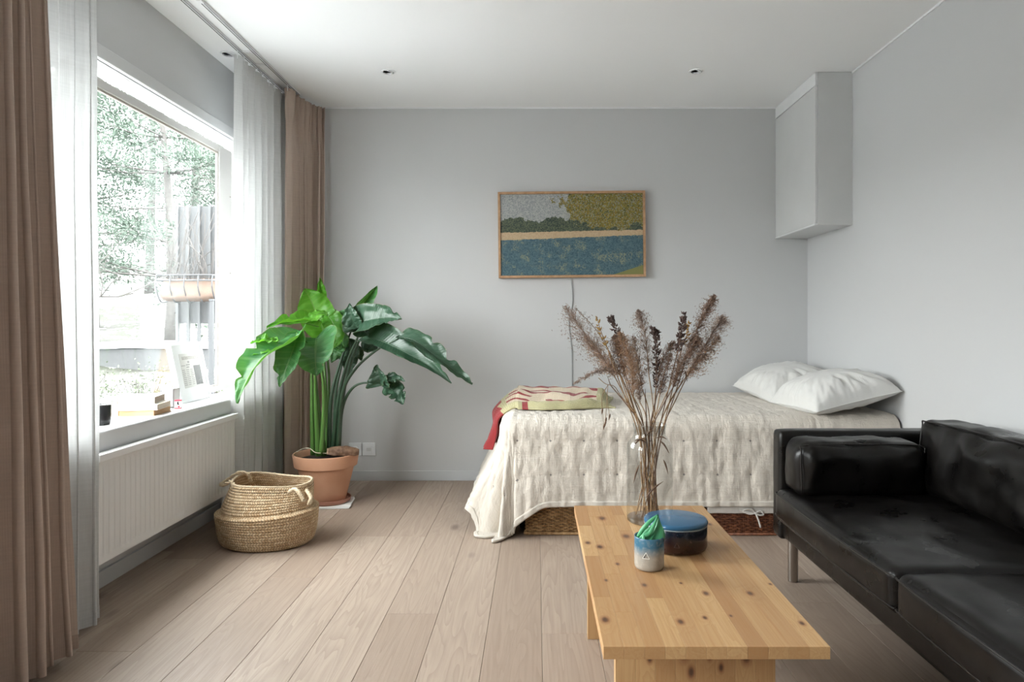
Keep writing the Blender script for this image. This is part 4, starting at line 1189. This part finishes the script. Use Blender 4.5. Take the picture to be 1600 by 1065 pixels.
def stem(pts, r0, r1, m, n=24):
    c = bez([Lc(*p) for p in pts], n)
    MB().tube(c, [r0+(r1-r0)*(i/n)**.8 for i in range(n+1)], 8).build('stem', M[m], plant, smooth=True)
def leaf(pts, w, m, nrm, fold=.35, seed=0, curl=0.0, tears=(), ripple=.012, n=44, wprof=.62, asym=1.0):
    c = bez([Lc(*p) for p in pts], n); W_ = wpx(w)/2
    nh = Vector(nrm).normalized()
    def f(u, v):
        i = min(n-1, int(u*n)); p = c[i].lerp(c[i+1], u*n-i); tg = (c[min(n, i+1)]-c[max(0, i-1)]).normalized()
        sd = tg.cross(nh)
        if sd.length < 1e-3: sd = Vector((1, 0, 0))
        sd.normalize(); nn = sd.cross(tg).normalized()
        b = 2*v-1
        prof = math.sin(math.pi*min(1, u**wprof))**.75 if 0 < u < 1 else 0
        prof = max(prof, .02)
        ww = W_*prof*(asym if b > 0 else 1)
        for (tu, ts, td, tw) in tears:
            if ts*b > 0: ww *= 1-td*max(0, 1-abs(u-tu-abs(b)*.03)/tw)*sm(.3, 1, abs(b))
        fo = fold+curl*abs(b)
        x = abs(b)*ww*math.cos(fo)*(1 if b > 0 else -1); y = abs(b)*ww*math.sin(fo)
        y += ripple*nz(u*6+seed, b*1.5, seed)*abs(b)*2+ripple*.6*nz(u*17, b*3, seed+2)*abs(b)
        return p+sd*x+nn*y
    o = grid('leaf', 26, n, lambda v, u: f(u, v), M[m], plant, uv=lambda v, u: (u, v))
    rp = [c[i]-Vector(nh)*.0006 for i in range(n+1)]
    MB().tube(rp, [.0032*(1-.8*i/n) for i in range(n+1)], 6).build('midrib', M['stem_g'] if m != 'leaf_dark' else M['stem_d'], o, smooth=True)
    return o
# leaf stalks
stem([(530, 1030, 3.96), (524, 800, 3.95), (522, 600, 3.93), (515, 380, 3.88)], .016, .005, 'stem_g')
stem([(560, 1035, 3.92), (548, 800, 3.90), (542, 620, 3.86), (548, 400, 3.78)], .019, .005, 'stem_g')
stem([(590, 1035, 3.95), (572, 880, 3.93), (550, 700, 3.90), (535, 560, 3.86), (470, 350, 3.70)], .020, .005, 'stem_g')
stem([(605, 1030, 4.02), (602, 800, 4.03), (596, 600, 4.05), (575, 300, 4.06)], .018, .005, 'stem_g')
stem([(600, 1030, 4.06), (612, 760, 4.08), (616, 560, 4.08), (572, 190, 4.06)], .014, .004, 'stem_g')
stem([(618, 1030, 3.98), (630, 720, 4.00), (680, 520, 4.02), (745, 330, 4.02)], .016, .005, 'stem_d')
stem([(640, 1020, 3.98), (668, 740, 3.96), (720, 520, 3.94), (790, 350, 3.92)], .017, .005, 'stem_d')
stem([(655, 1020, 4.02), (690, 740, 4.02), (722, 580, 4.0), (775, 420, 3.96), (805, 380, 3.93)], .014, .005, 'stem_d')
stem([(665, 1010, 3.96), (690, 700, 3.92), (760, 560, 3.88), (880, 452, 3.84), (1005, 385, 3.80)], .014, .004, 'stem_d')
stem([(672, 1000, 3.98), (690, 780, 3.96), (740, 670, 3.92), (810, 632, 3.90), (910, 645, 3.86)], .013, .004, 'stem_d')
stem([(648, 1030, 4.05), (655, 700, 4.06), (690, 520, 4.06), (715, 400, 4.06)], .013, .004, 'stem_d')
stem([(575, 1030, 3.88), (590, 720, 3.86), (560, 500, 3.80), (440, 350, 3.62)], .015, .004, 'stem_g')
# leaves
leaf([(572, 200, 4.06), (570, 120, 4.06), (566, 48, 4.05)], 90, 'leaf_bright', (.5, -1, 0), .9, 1)
leaf([(615, 420, 4.0), (570, 300, 3.98), (520, 180, 3.96), (482, 108, 3.92)], 210, 'leaf_bright', (.2, -1, .3), .35, 2, wprof=.85)
leaf([(600, 245, 3.98), (640, 300, 3.95), (650, 390, 3.92), (640, 440, 3.9)], 130, 'leaf_bright', (.4, -1, .2), .3, 3)
leaf([(560, 320, 3.86), (480, 300, 3.78), (380, 300, 3.70), (272, 322, 3.62)], 130, 'leaf_bright', (.1, -.55, 1), .55, 4, curl=.2, tears=((.55, 1, .4, .03),))
leaf([(610, 245, 3.84), (560, 250, 3.80), (500, 285, 3.75), (340, 300, 3.66)], 80, 'leaf_bright', (0, -.6, 1), .2, 14)
leaf([(470, 350, 3.70), (400, 400, 3.58), (250, 490, 3.46), (165, 610, 3.42), (105, 745, 3.40)], 210, 'leaf_mid', (-.35, -1, .75), .30, 5, curl=.35, tears=((.45, 1, .45, .04), (.62, -1, .5, .035), (.72, 1, .6, .05)))
leaf([(440, 350, 3.62), (425, 430, 3.56), (385, 540, 3.52), (345, 655, 3.52)], 165, 'leaf_mid', (-.1, -1, .45), .22, 6, curl=.3, tears=((.8, 1, .5, .05), (.4, -1, .4, .03)), wprof=.75)
leaf([(335, 400, 3.55), (260, 395, 3.50), (182, 412, 3.46)], 62, 'leaf_bright', (0, -.8, 1), .4, 7)
leaf([(330, 420, 3.56), (240, 450, 3.50), (170, 500, 3.47)], 90, 'leaf_bright', (-.3, -.8, .8), .2, 17)
leaf([(548, 385, 3.78), (545, 430, 3.68), (543, 500, 3.62), (548, 592, 3.62)], 300, 'leaf_mid', (0, -1, .55), .28, 8, curl=.25, tears=((.75, -1, .5, .05), (.6, 1, .3, .05)), wprof=.6)
leaf([(700, 440, 4.02), (690, 340, 4.0), (720, 260, 3.98), (740, 215, 3.97)], 140, 'leaf_mid', (-.5, -1, .2), .35, 9)
leaf([(745, 330, 4.02), (775, 240, 4.03), (835, 160, 4.04), (886, 92, 4.05)], 150, 'leaf_mid', (.5, -1, -.1), .95, 10)
leaf([(790, 350, 3.92), (790, 300, 3.88), (880, 275, 3.84), (960, 270, 3.82), (1022, 278, 3.80)], 200, 'leaf_dark', (-.15, -1, .55), .30, 11, curl=.2, tears=((.78, -1, .5, .05), (.65, 1, .3, .04)), wprof=.5)
leaf([(770, 330, 3.90), (745, 270, 3.88), (733, 190, 3.87)], 120, 'leaf_dark', (-.2, -1, .2), .35, 21)
leaf([(795, 385, 3.93), (880, 390, 3.86), (1010, 445, 3.78), (1160, 530, 3.72), (1298, 632, 3.68)], 195, 'leaf_dark', (.25, -1, .7), .30, 12, curl=.3, tears=((.3, 1, .3, .03), (.85, -1, .4, .04)), wprof=.55)
leaf([(1000, 372, 3.80), (1100, 400, 3.76), (1220, 490, 3.72), (1330, 575, 3.70), (1412, 642, 3.68)], 140, 'leaf_dark', (.45, -.8, .9), .25, 13, curl=.2, tears=((.55, -1, .7, .06), (.35, -1, .5, .04)), wprof=.5)
leaf([(805, 375, 3.98), (880, 350, 3.96), (1008, 388, 3.95)], 95, 'leaf_dark', (.2, -.6, 1), .3, 15)
leaf([(800, 400, 4.0), (850, 430, 4.02), (810, 455, 4.0)], 90, 'leaf_dark', (.2, -1, .3), .2, 16)
leaf([(725, 385, 4.06), (735, 470, 4.05), (728, 590, 4.04)], 150, 'leaf_dark', (-.2, -1, .1), .35, 18, wprof=.7)
leaf([(760, 430, 4.08), (785, 470, 4.08), (800, 510, 4.08)], 70, 'leaf_dark', (0, -1, .1), .3, 19)
leaf([(915, 645, 3.86), (900, 600, 3.84), (884, 530, 3.83)], 165, 'leaf_dark', (-.4, -1, .3), .45, 20, wprof=.45)
leaf([(905, 622, 3.86), (970, 605, 3.83), (1040, 622, 3.80)], 85, 'leaf_dark', (.1, -.7, 1), .2, 22, tears=((.6, 1, .5, .05),))
leaf([(925, 645, 3.86), (985, 680, 3.83), (1030, 752, 3.80)], 120, 'leaf_dark', (.3, -1, .5), .2, 23, tears=((.5, 1, .6, .04), (.7, 1, .6, .04), (.6, -1, .4, .04)), wprof=.7)
leaf([(500, 390, 3.95), (470, 420, 3.93), (440, 440, 3.92)], 90, 'leaf_dark', (-.2, -1, .5), .3, 24)
leaf([(650, 300, 4.08), (700, 255, 4.08), (760, 250, 4.08)], 60, 'leaf_dark', (0, -1, .5), .3, 25)
leaf([(690, 420, 3.96), (660, 460, 3.93), (630, 520, 3.92)], 90, 'leaf_mid', (0, -1, .3), .3, 26)
MB().tube([p for p in bez([Lc(435, 1015, 3.90), Lc(470, 998, 3.9), Lc(510, 995, 3.88), Lc(545, 1018, 3.86), Lc(605, 1022, 3.88)], 24)], .0022, 5).build('string_tie', M['string'], plant, smooth=True)
# bark piece in the pot
bkp = tag(empty('bark_piece', tuple(P(537, 704, 3.93))), 'brown curved piece of bark resting on the rim of the pot', 'bark')
def barkf(u, v):
    a = -.25+u*(math.pi+.5); L = .085
    x = lerp(-L, L, v); r = .040*(math.sin(math.pi*min(1, max(0, .12+.80*v)))**.5)
    return (x, -r*math.cos(a)*.6+.004*nz(x*40, a*2, 1), r*math.sin(a)-.015+.005*nz(x*30, a*3, 4))
o = grid('shell', 30, 30, barkf, M['bark'], bkp, thick=.007); bkp.rotation_euler = (0, math.radians(4), math.radians(18))
grid('pale_inner_edge', 24, 4, lambda u, v: (lambda q: (q[0]-.012*v, q[1]*(1-.1*v), q[2]))(barkf(u, .02)), plain('pale_bark', (.42, .30, .20), .8), bkp, thick=.004)

# ------------------------------------------------------------------ things on the sill
SZ = .6605
cj = tag(empty('candle_glass', tuple(Vector((-1.690, 0, SZ)))), 'small black glass candle jar at the left end of the window sill', 'candle')
cj.location = ((157-838)/F*2.665, 2.665, SZ)
MB().lathe([(0, 0), (.029, 0), (.034, .004), (.0355, .02), (.0365, .075), (.0345, .079), (.0325, .076), (.031, .060), (0, .060)], 40, ripple=lambda a, k: .012*math.sin(16*a)).build('glass', M['black'], cj, smooth=True)
MB().lathe([(.0368, .074), (.038, .079), (.0355, .0815), (.034, .078)], 40, caps=False, ripple=lambda a, k: .012*math.sin(16*a)).build('glass_rim', M['vase'], cj, smooth=True)
MB().lathe([(0, .0605), (.0305, .0605), (.0305, .064), (0, .065)], 32).build('wax', plain('grey_wax', (.25, .25, .24), .6), cj)
MB().tube([(0, 0, .064), (.001, 0, .074)], .001, 5).build('wick', M['dark'], cj)
def book(label, z, th, cx, cy, rz, w, d, mcov, mpage):
    e = tag(empty('book', (cx, cy, z), math.radians(rz)), label, 'book', 'books stacked on the window sill')
    MB().box(-w/2, w/2, -d/2, d/2, 0, .0025, bev=.0005, seg=1).build('cover', mcov, e)
    MB().box(-w/2, w/2, -d/2, d/2, th-.0025, th, bev=.0005, seg=1).build('cover', mcov, e)
    MB().box(-w/2+.004, w/2-.003, -d/2+.003, d/2-.004, .0025, th-.0025).build('page_block', mpage, e)
    MB().box(-w/2, -w/2+.003, -d/2, d/2, .0, th, bev=.0005, seg=1).build('spine', mcov, e)
# (w along X)
M['book_white'] = plain('white_book_cover', (.80, .80, .79), .5)
book('tan paperback at the bottom of the book stack on the sill', SZ, .0235, -1.715, 2.995, 4, .150, .16, M['book_tan'], M['book_tan'])
book('cream paperback in the middle of the book stack on the sill', SZ+.0240, .0245, -1.715, 2.990, 10, .165, .17, M['book_cream'], M['book_cream'])
book('white hardcover on top of the book stack on the sill', SZ+.0490, .032, -1.725, 2.985, 14, .150, .16, M['book_white'], M['book_grey'])
pt = tag(empty('white_tealight_holder', (-1.715, 3.20, SZ)), 'small square white holder behind the stacked books', 'candle holder')
hb_ = MB(); s_ = .030
hb_.box(-s_, s_, -s_, s_, 0, .010, bev=.002)
for b in ((-s_, -s_+.006, -s_, s_), (s_-.006, s_, -s_, s_), (-s_, s_, -s_, -s_+.006), (-s_, s_, s_-.006, s_)): hb_.box(b[0], b[1], b[2], b[3], 0, .092, bev=.0015)
hb_.build('body', M['white'], pt)
MB().lathe([(0, .01), (.018, .01), (.018, .07), (0, .071)], 20).build('candle', plain('white_wax', (.7, .7, .68), .5), pt)
mx = tag(empty('matchbox', (-1.655, 3.155, SZ), math.radians(20)), 'tiny red and white matchbox beside the stacked books', 'matchbox')
MB().box(-.014, .014, -.008, .008, 0, .042, bev=.0006, seg=1).build('box', M['paper'], mx)
MB().box(-.0142, .0142, -.0083, .0083, .036, .0422).build('top_band', M['red'], mx)
MB().box(-.0142, .0142, -.0083, -.0078, .002, .006).build('bottom_band', M['red'], mx)
mm = MB(); mm.box(-.003, .003, -.0086, -.008, .022, .034); mm.box(-.001, .005, -.0086, -.008, .019, .024); mm.build('printed_figure', M['black'], mx)
mm = MB().lathe([(.004, 0), (.004, .0006), (0, .0006)], 14).build('printed_dot', M['red'], mx); mm.rotation_euler = (math.pi/2, 0, 0); mm.location = (.004, -.008, .011)
# framed print leaning on the glass
ff = tag(empty('picture_frame', (-1.738, 3.505, SZ+.001)), 'white framed newspaper print leaning against the window glass', 'picture frame')
ff.rotation_euler = (0, math.radians(-11), math.radians(2))
# local: face looks +x, width along y, height z
FWd, FH = .165, .300
for b in ((-FWd, FWd, 0, .012), (-FWd, FWd, FH-.012, FH), (-FWd, -FWd+.012, .012, FH-.012), (FWd-.012, FWd, .012, FH-.012)):
    MB().box(-.026, 0, b[0], b[1], b[2], b[3], bev=.001, seg=1).build('frame_rail', M['white'], ff)
MB().box(-.0245, -.010, -FWd+.012, FWd-.012, .012, FH-.012).build('mat_board', M['mat_board'], ff)
MB().box(-.0285, -.0262, -FWd+.004, FWd-.004, .004, FH-.004).build('back_board', M['mdf'], ff)
pr = MB().box(-.010, -.0094, -.085, .125, .070, .245).build('print', plain('newsprint', (.62, .61, .58), .8), ff)
def ink(name, col, boxes):
    q = MB()
    for (y0_, y1_, z0_, z1_) in boxes: q.box(-.0094, -.0091, y0_, y1_, z0_, z1_)
    q.build(name, plain(name+'_ink', col, .8), pr)
ink('photo_block', (.24, .24, .24), [(.045, .120, .078, .180)])
ink('photo_highlight', (.45, .45, .45), [(.075, .100, .080, .105)])
hd = []; rr_ = random.Random(3); y = -.060
while y < .11:
    w = rr_.uniform(.006, .011); hd += [(y, y+.0025, .214, .230), (y+w-.002, y+w, .214, .230)] + ([(y, y+w, .228, .230)] if rr_.random() < .5 else [(y, y+w, .214, .2155)]); y += w+.005
ink('headline', (.30, .27, .24), hd)
tx = []
for k in range(9):
    z = .160-k*.0095
    for (a_, b_) in ((-.080, -.042), (-.037, .0), (.005, .040)): tx.append((a_, b_-rr_.uniform(0, .012), z, z+.0035))
tx += [(-.03, .0, .172, .178), (-.03, .01, .184, .190), (-.08, -.04, .182, .186), (-.01, .01, .196, .206)]
ink('text_lines', (.36, .35, .34), tx)

# ------------------------------------------------------------------ outside
def ground_mat():
    t = NT('winter_ground'); g = t.n('NewGeometry').outputs['Position']
    s = t.n('SeparateXYZ'); t.set(s.inputs[0], g)
    n = t.noise(g, .22, 4, .6); n2 = t.noise(g, 2.2, 4, .7); n3 = t.noise(g, 9, 4, .7)
    grass = t.mix(t.ramp(n3, .35, .65), (.018, .023, .014), (.038, .038, .028))
    rock = t.mix(n2, (.024, .023, .021), (.044, .042, .038))
    c = t.mix(t.ramp(n, .48, .56), grass, rock)
    band = t.ramp(t.math('ADD', s.outputs[1], t.math('MULTIPLY', n2, 4.0)), 20, 22.5)
    sn = t.math('MULTIPLY', t.ramp(t.math('ADD', n2, t.math('MULTIPLY', n, .5)), .62, .72), .9)
    sn = t.math('MAXIMUM', t.math('MULTIPLY', band, t.ramp(n2, .56, .60, 0, .5)), t.math('MULTIPLY', t.ramp(t.math('ADD', n2, t.math('MULTIPLY', n, .5)), .84, .90), .5))
    near = t.math('MULTIPLY', t.ramp(s.outputs[1], 9, 12, 1, 0), t.ramp(n, .44, .58, 0, .62))  # snow close to the house, out of view, added to bounce light indoors
    sn = t.math('MAXIMUM', sn, near)
    c = t.mix(sn, c, (.80, .82, .85))
    return t.end(t.pbsdf(c, .9, t.bump(n3, .6, .08)))
def gz(x, y):
    d = math.hypot(x+1.9, max(0, y-3)*1.0)
    z = -.55+ .055*max(0, d-8) + 1.1*sm(17, 19, d)*.45 + .05*max(0, d-22)
    z += .5*nz(x*.12, y*.12, 3)*sm(14, 26, d)+.10*nz(x*.5, y*.5, 1)*sm(6, 12, d)
    return z
def gf(u, v):
    x = 40-110*u; y = -40+120*v
    z = gz(x, y)
    if -3.5 < x and -4 < y < 6: z = min(z, -.5)
    return (x, y, z)
tag(grid('ground', 150, 150, gf, ground_mat()), kind='structure')
M['trunk'] = weave('grey_bark', (.035, .03, .028), (.06, .055, .05), 12)
M['needle'] = plain('pale_pine_needles', (.045, .068, .050), .7)
M['twig'] = plain('bare_twig', (.05, .045, .042), .8)
def pine_tree(label, x, y, h, seed, n=14000):
    rnd = random.Random(seed)
    e = tag(empty('pine_tree', (x, y, gz(x, y)-.1)), label, 'tree', 'pine trees outside the window')
    lean = rnd.uniform(-.05, .05)
    tr = [(lean*h*t+.1*math.sin(t*5+seed), .1*math.sin(t*4), h*t) for t in [i/10 for i in range(11)]]
    mb = MB(); mb.tube(tr, [.17*h/10*(1-.85*i/10) for i in range(11)], 8)
    cl = []
    for k in range(34):
        t = .18+.72*rnd.random(); a = rnd.uniform(0, 6.28); L = h*.30*(1.15-t)*rnd.uniform(.6, 1.2)+.3
        b = Vector(tr[min(10, int(t*10))]); tip = b+Vector((math.cos(a)*L, math.sin(a)*L, L*rnd.uniform(-.1, .35)))
        mid = b.lerp(tip, .5)+Vector((0, 0, -.05*L)); mb.tube([b, mid, tip], [.03, .02, .006], 4)
        for q in range(4): cl.append((b.lerp(tip, rnd.uniform(.45, 1.05))+Vector((rnd.gauss(0, .12), rnd.gauss(0, .12), rnd.gauss(0, .1))), rnd.uniform(.40, .85)))
    mb.build('trunk', M['trunk'], e, smooth=True)
    bm = bmesh.new()
    per = max(1, n//len(cl))
    for c, r in cl:
        for j in range(per):
            d = Vector((rnd.gauss(0, 1), rnd.gauss(0, 1), rnd.gauss(0, .6))).normalized()
            p = c+d*r*rnd.random()**.5; q = p+(d+Vector((0, 0, .3))).normalized()*rnd.uniform(.10, .20); w = d.orthogonal().normalized()*rnd.uniform(.012, .03)
            bm.faces.new([bm.verts.new(z) for z in (p-w, p+w, q)])
    me = bpy.data.meshes.new('foliage'); bm.to_mesh(me); bm.free()
    tag(link('foliage', me, M['needle'], e), kind='stuff')
def bare_tree(label, x, y, h, seed, r0=.10, lean=(0, 0)):
    rnd = random.Random(seed); z0 = gz(x, y)-.1
    e = tag(empty('bare_tree', (x, y, z0)), label, 'tree'); tr = MB(); tw = MB()
    def grow(p, d, L, r, lev):
        pts = [p]; q = p.copy(); dd = d.copy()
        for k in range(5):
            dd = (dd+Vector((rnd.gauss(0, .22), rnd.gauss(0, .22), rnd.gauss(.04, .16)))).normalized(); q = q+dd*L/5; pts.append(q.copy())
        (tr if lev < 2 else tw).tube(pts, [r*(1-.5*i/5) for i in range(6)], 6 if lev < 2 else 4)
        if lev >= 5: return
        for k in range(3 if lev else 4):
            b = pts[rnd.randint(2, 5)]; nd = (dd+Vector((rnd.gauss(0, .75), rnd.gauss(0, .75), rnd.gauss(.1, .45)))).normalized()
            grow(b, nd, L*rnd.uniform(.6, .82), r*.5, lev+1)
    grow(Vector((0, 0, 0)), Vector((lean[0], lean[1], 1)).normalized(), h*.42, r0, 0)
    tr.build('trunk', M['trunk'], e, smooth=True); tw.build('twigs', M['twig'], e)
spots = [(-15.5, 31, 15, 'far pine tree between the nearer pines, middle'), (-22, 39, 16, 'far pine tree on the hill, left of the middle'), (-19, 43, 16, 'far pine tree on the hill, right of the middle'), (-10.5, 19.5, 10, 'pine tree seen through the middle of the window'), (-15, 23, 11, 'tall pine tree seen at the left part of the window'), (-19, 29, 13, 'distant pine tree behind the other pines, left'), (-12, 26, 10, 'pine tree seen at the right part of the window'), (-25, 34, 13, 'distant pine tree at the far left of the window'), (-17, 37, 14, 'most distant pine tree in the middle'), (-13.6, 16.6, 8, 'pine tree close to the left sheer curtain')]
for i, (x, y, h, lab) in enumerate(spots): pine_tree(lab, x, y, h, 10+i)
bare_tree('leafless tree with crooked branches near the right of the window', -4.35, 9.4, 6.8, 8, .10, (-.12, .0))
bare_tree('leafless tree with fine twigs behind the left of the window', -9.9, 13.0, 7.0, 12, .09, (.12, 0))
# bushes low outside
for i, (x, y, s) in enumerate(((-6.6, 11.5, .8), (-5.5, 11.9, .7), (-7.6, 11.4, .8))):
    rnd = random.Random(40+i); e = tag(empty('bare_bush', (x, y, gz(x, y))), ('low leafless bush at the lower left of the window view', 'low leafless bush behind the framed print', 'low leafless bush behind the candle jar')[0 if i == 0 else (1 if i == 1 else 2)], 'bush'); mb = MB()
    for k in range(70):
        a = rnd.uniform(0, 6.28); d = Vector((math.cos(a)*rnd.uniform(.1, .7), math.sin(a)*rnd.uniform(.1, .7), 1)).normalized(); L = s*rnd.uniform(.5, 1.1)
        p = Vector((rnd.gauss(0, .12), rnd.gauss(0, .12), -.05)); mb.tube([p, p+d*L*.5, p+d*L+Vector((rnd.gauss(0, .08), rnd.gauss(0, .08), -.02))], [.008, .006, .002], 3)
    mb.build('twigs', M['twig'], e)
    lf = bmesh.new()
    for k in range(700):
        c = Vector((rnd.gauss(0, .3*s), rnd.gauss(0, .3*s), abs(rnd.gauss(.45*s, .25*s)))); d = Vector((rnd.gauss(0, 1), rnd.gauss(0, 1), rnd.gauss(0, 1))).normalized()*.03; w = d.orthogonal().normalized()*.018
        lf.faces.new([lf.verts.new(z) for z in (c, c+d*.5+w, c+d, c+d*.5-w)])
    me = bpy.data.meshes.new('foliage'); lf.to_mesh(me); lf.free(); tag(link('foliage', me, plain('bush_leaf', (.055, .07, .04), .7), e), kind='stuff')
# grey screen wall, rail planter
Yg = 6.6
c0 = P(266, 330, Yg); c1 = P(352, 330, Yg)
scr = tag(empty('screen_wall', ((c0.x+c1.x)/2, Yg+.12, 0)), 'pale grey slatted screen outside behind the hanging planter', 'screen')
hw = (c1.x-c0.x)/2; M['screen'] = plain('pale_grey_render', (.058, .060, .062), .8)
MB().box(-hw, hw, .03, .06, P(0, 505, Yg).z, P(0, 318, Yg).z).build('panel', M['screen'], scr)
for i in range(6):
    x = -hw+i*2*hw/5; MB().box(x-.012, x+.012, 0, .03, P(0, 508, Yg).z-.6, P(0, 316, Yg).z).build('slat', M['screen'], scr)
plm = tag(empty('hanging_planter', ((c0.x+c1.x)/2, Yg-.12, P(0, 455, Yg).z)), 'iron rail planter with tan liner seen through the window', 'planter')
zt = (455-432)/F*Yg; zb = -(470-455)/F*Yg; hw2 = hw*.98
def linr(u, v):
    a = math.pi*v; x = -hw2+2*hw2*u; k = (1-abs(2*u-1)**8)**.3
    return (x, -.10*math.sin(a)*k*1.0 if True else 0, zt-.03-(zt-zb-.03)*math.sin(a/2)**.8*(.75+.25*k))
grid('coir_liner', 30, 16, linr, plain('coir', (.10, .068, .052), .95, .6, 60), plm, thick=.02)
rl = MB(); M['iron'] = plain('grey_iron', (.03, .032, .035), .5)
for z in (zt, zt-.05): rl.tube([(-hw2, .0, z), (-hw2, -.13, z), (hw2, -.13, z), (hw2, 0, z)], .008, 6)
for i in range(5):
    x = -hw2+i*2*hw2/4; rl.tube(bez([(x, -.13, zt), (x, -.14, (zt+zb)/2), (x, -.06, zb-.01), (x, .05, zb-.01)], 10), .007, 6)
rl.build('iron_rack', M['iron'], plm)
pl2 = bmesh.new(); rnd = random.Random(9)
mb = MB()
for k in range(60):
    x = rnd.uniform(-hw2*.9, hw2*.9); p = Vector((x, -.05+rnd.uniform(-.04, .04), zt-.05)); L = rnd.uniform(.15, .75); d = Vector((rnd.gauss(0, .25), rnd.gauss(0, .12), 1)).normalized()
    mb.tube(bez([p, p+d*L*.5, p+d*L+Vector((rnd.gauss(0, .08), 0, -.03))], 5), .004, 3)
mb.build('dry_twigs', M['twig'], plm)
cpz = gz(-3.12, Yg-.25)
post = tag(empty('garden_post', (P(331, 500, Yg-.25).x, Yg-.25, cpz-.05)), 'slim dark post standing under the hanging planter', 'post')
MB().box(-.015, .015, -.015, .015, 0, P(0, 470, Yg).z-cpz+.05).build('shaft', M['iron'], post)
MB().box(-.02, .02, -.02, .02, P(0, 470, Yg).z-cpz+.04, P(0, 470, Yg).z-cpz+.06, bev=.003).build('cap', M['iron'], post)
# snow covered low wall
sw1 = tag(empty('snowy_garden_wall', (-9.3, 17.2, gz(-9.3, 17.2)), math.radians(-6)), 'low stone garden wall topped with snow across the window view', 'wall')
MB().box(-6, 7.5, -.15, .15, -.3, .55, bev=.03).build('stone_wall', M['screen'], sw1)
def capf(u, v): return (-6+13.5*u, -.22+.44*v, .55+.16*math.sin(math.pi*v)**.5+.05*nz(u*14, v, 0))
grid('snow_cap', 60, 8, capf, plain('snow', (.82, .84, .86), .9), sw1)
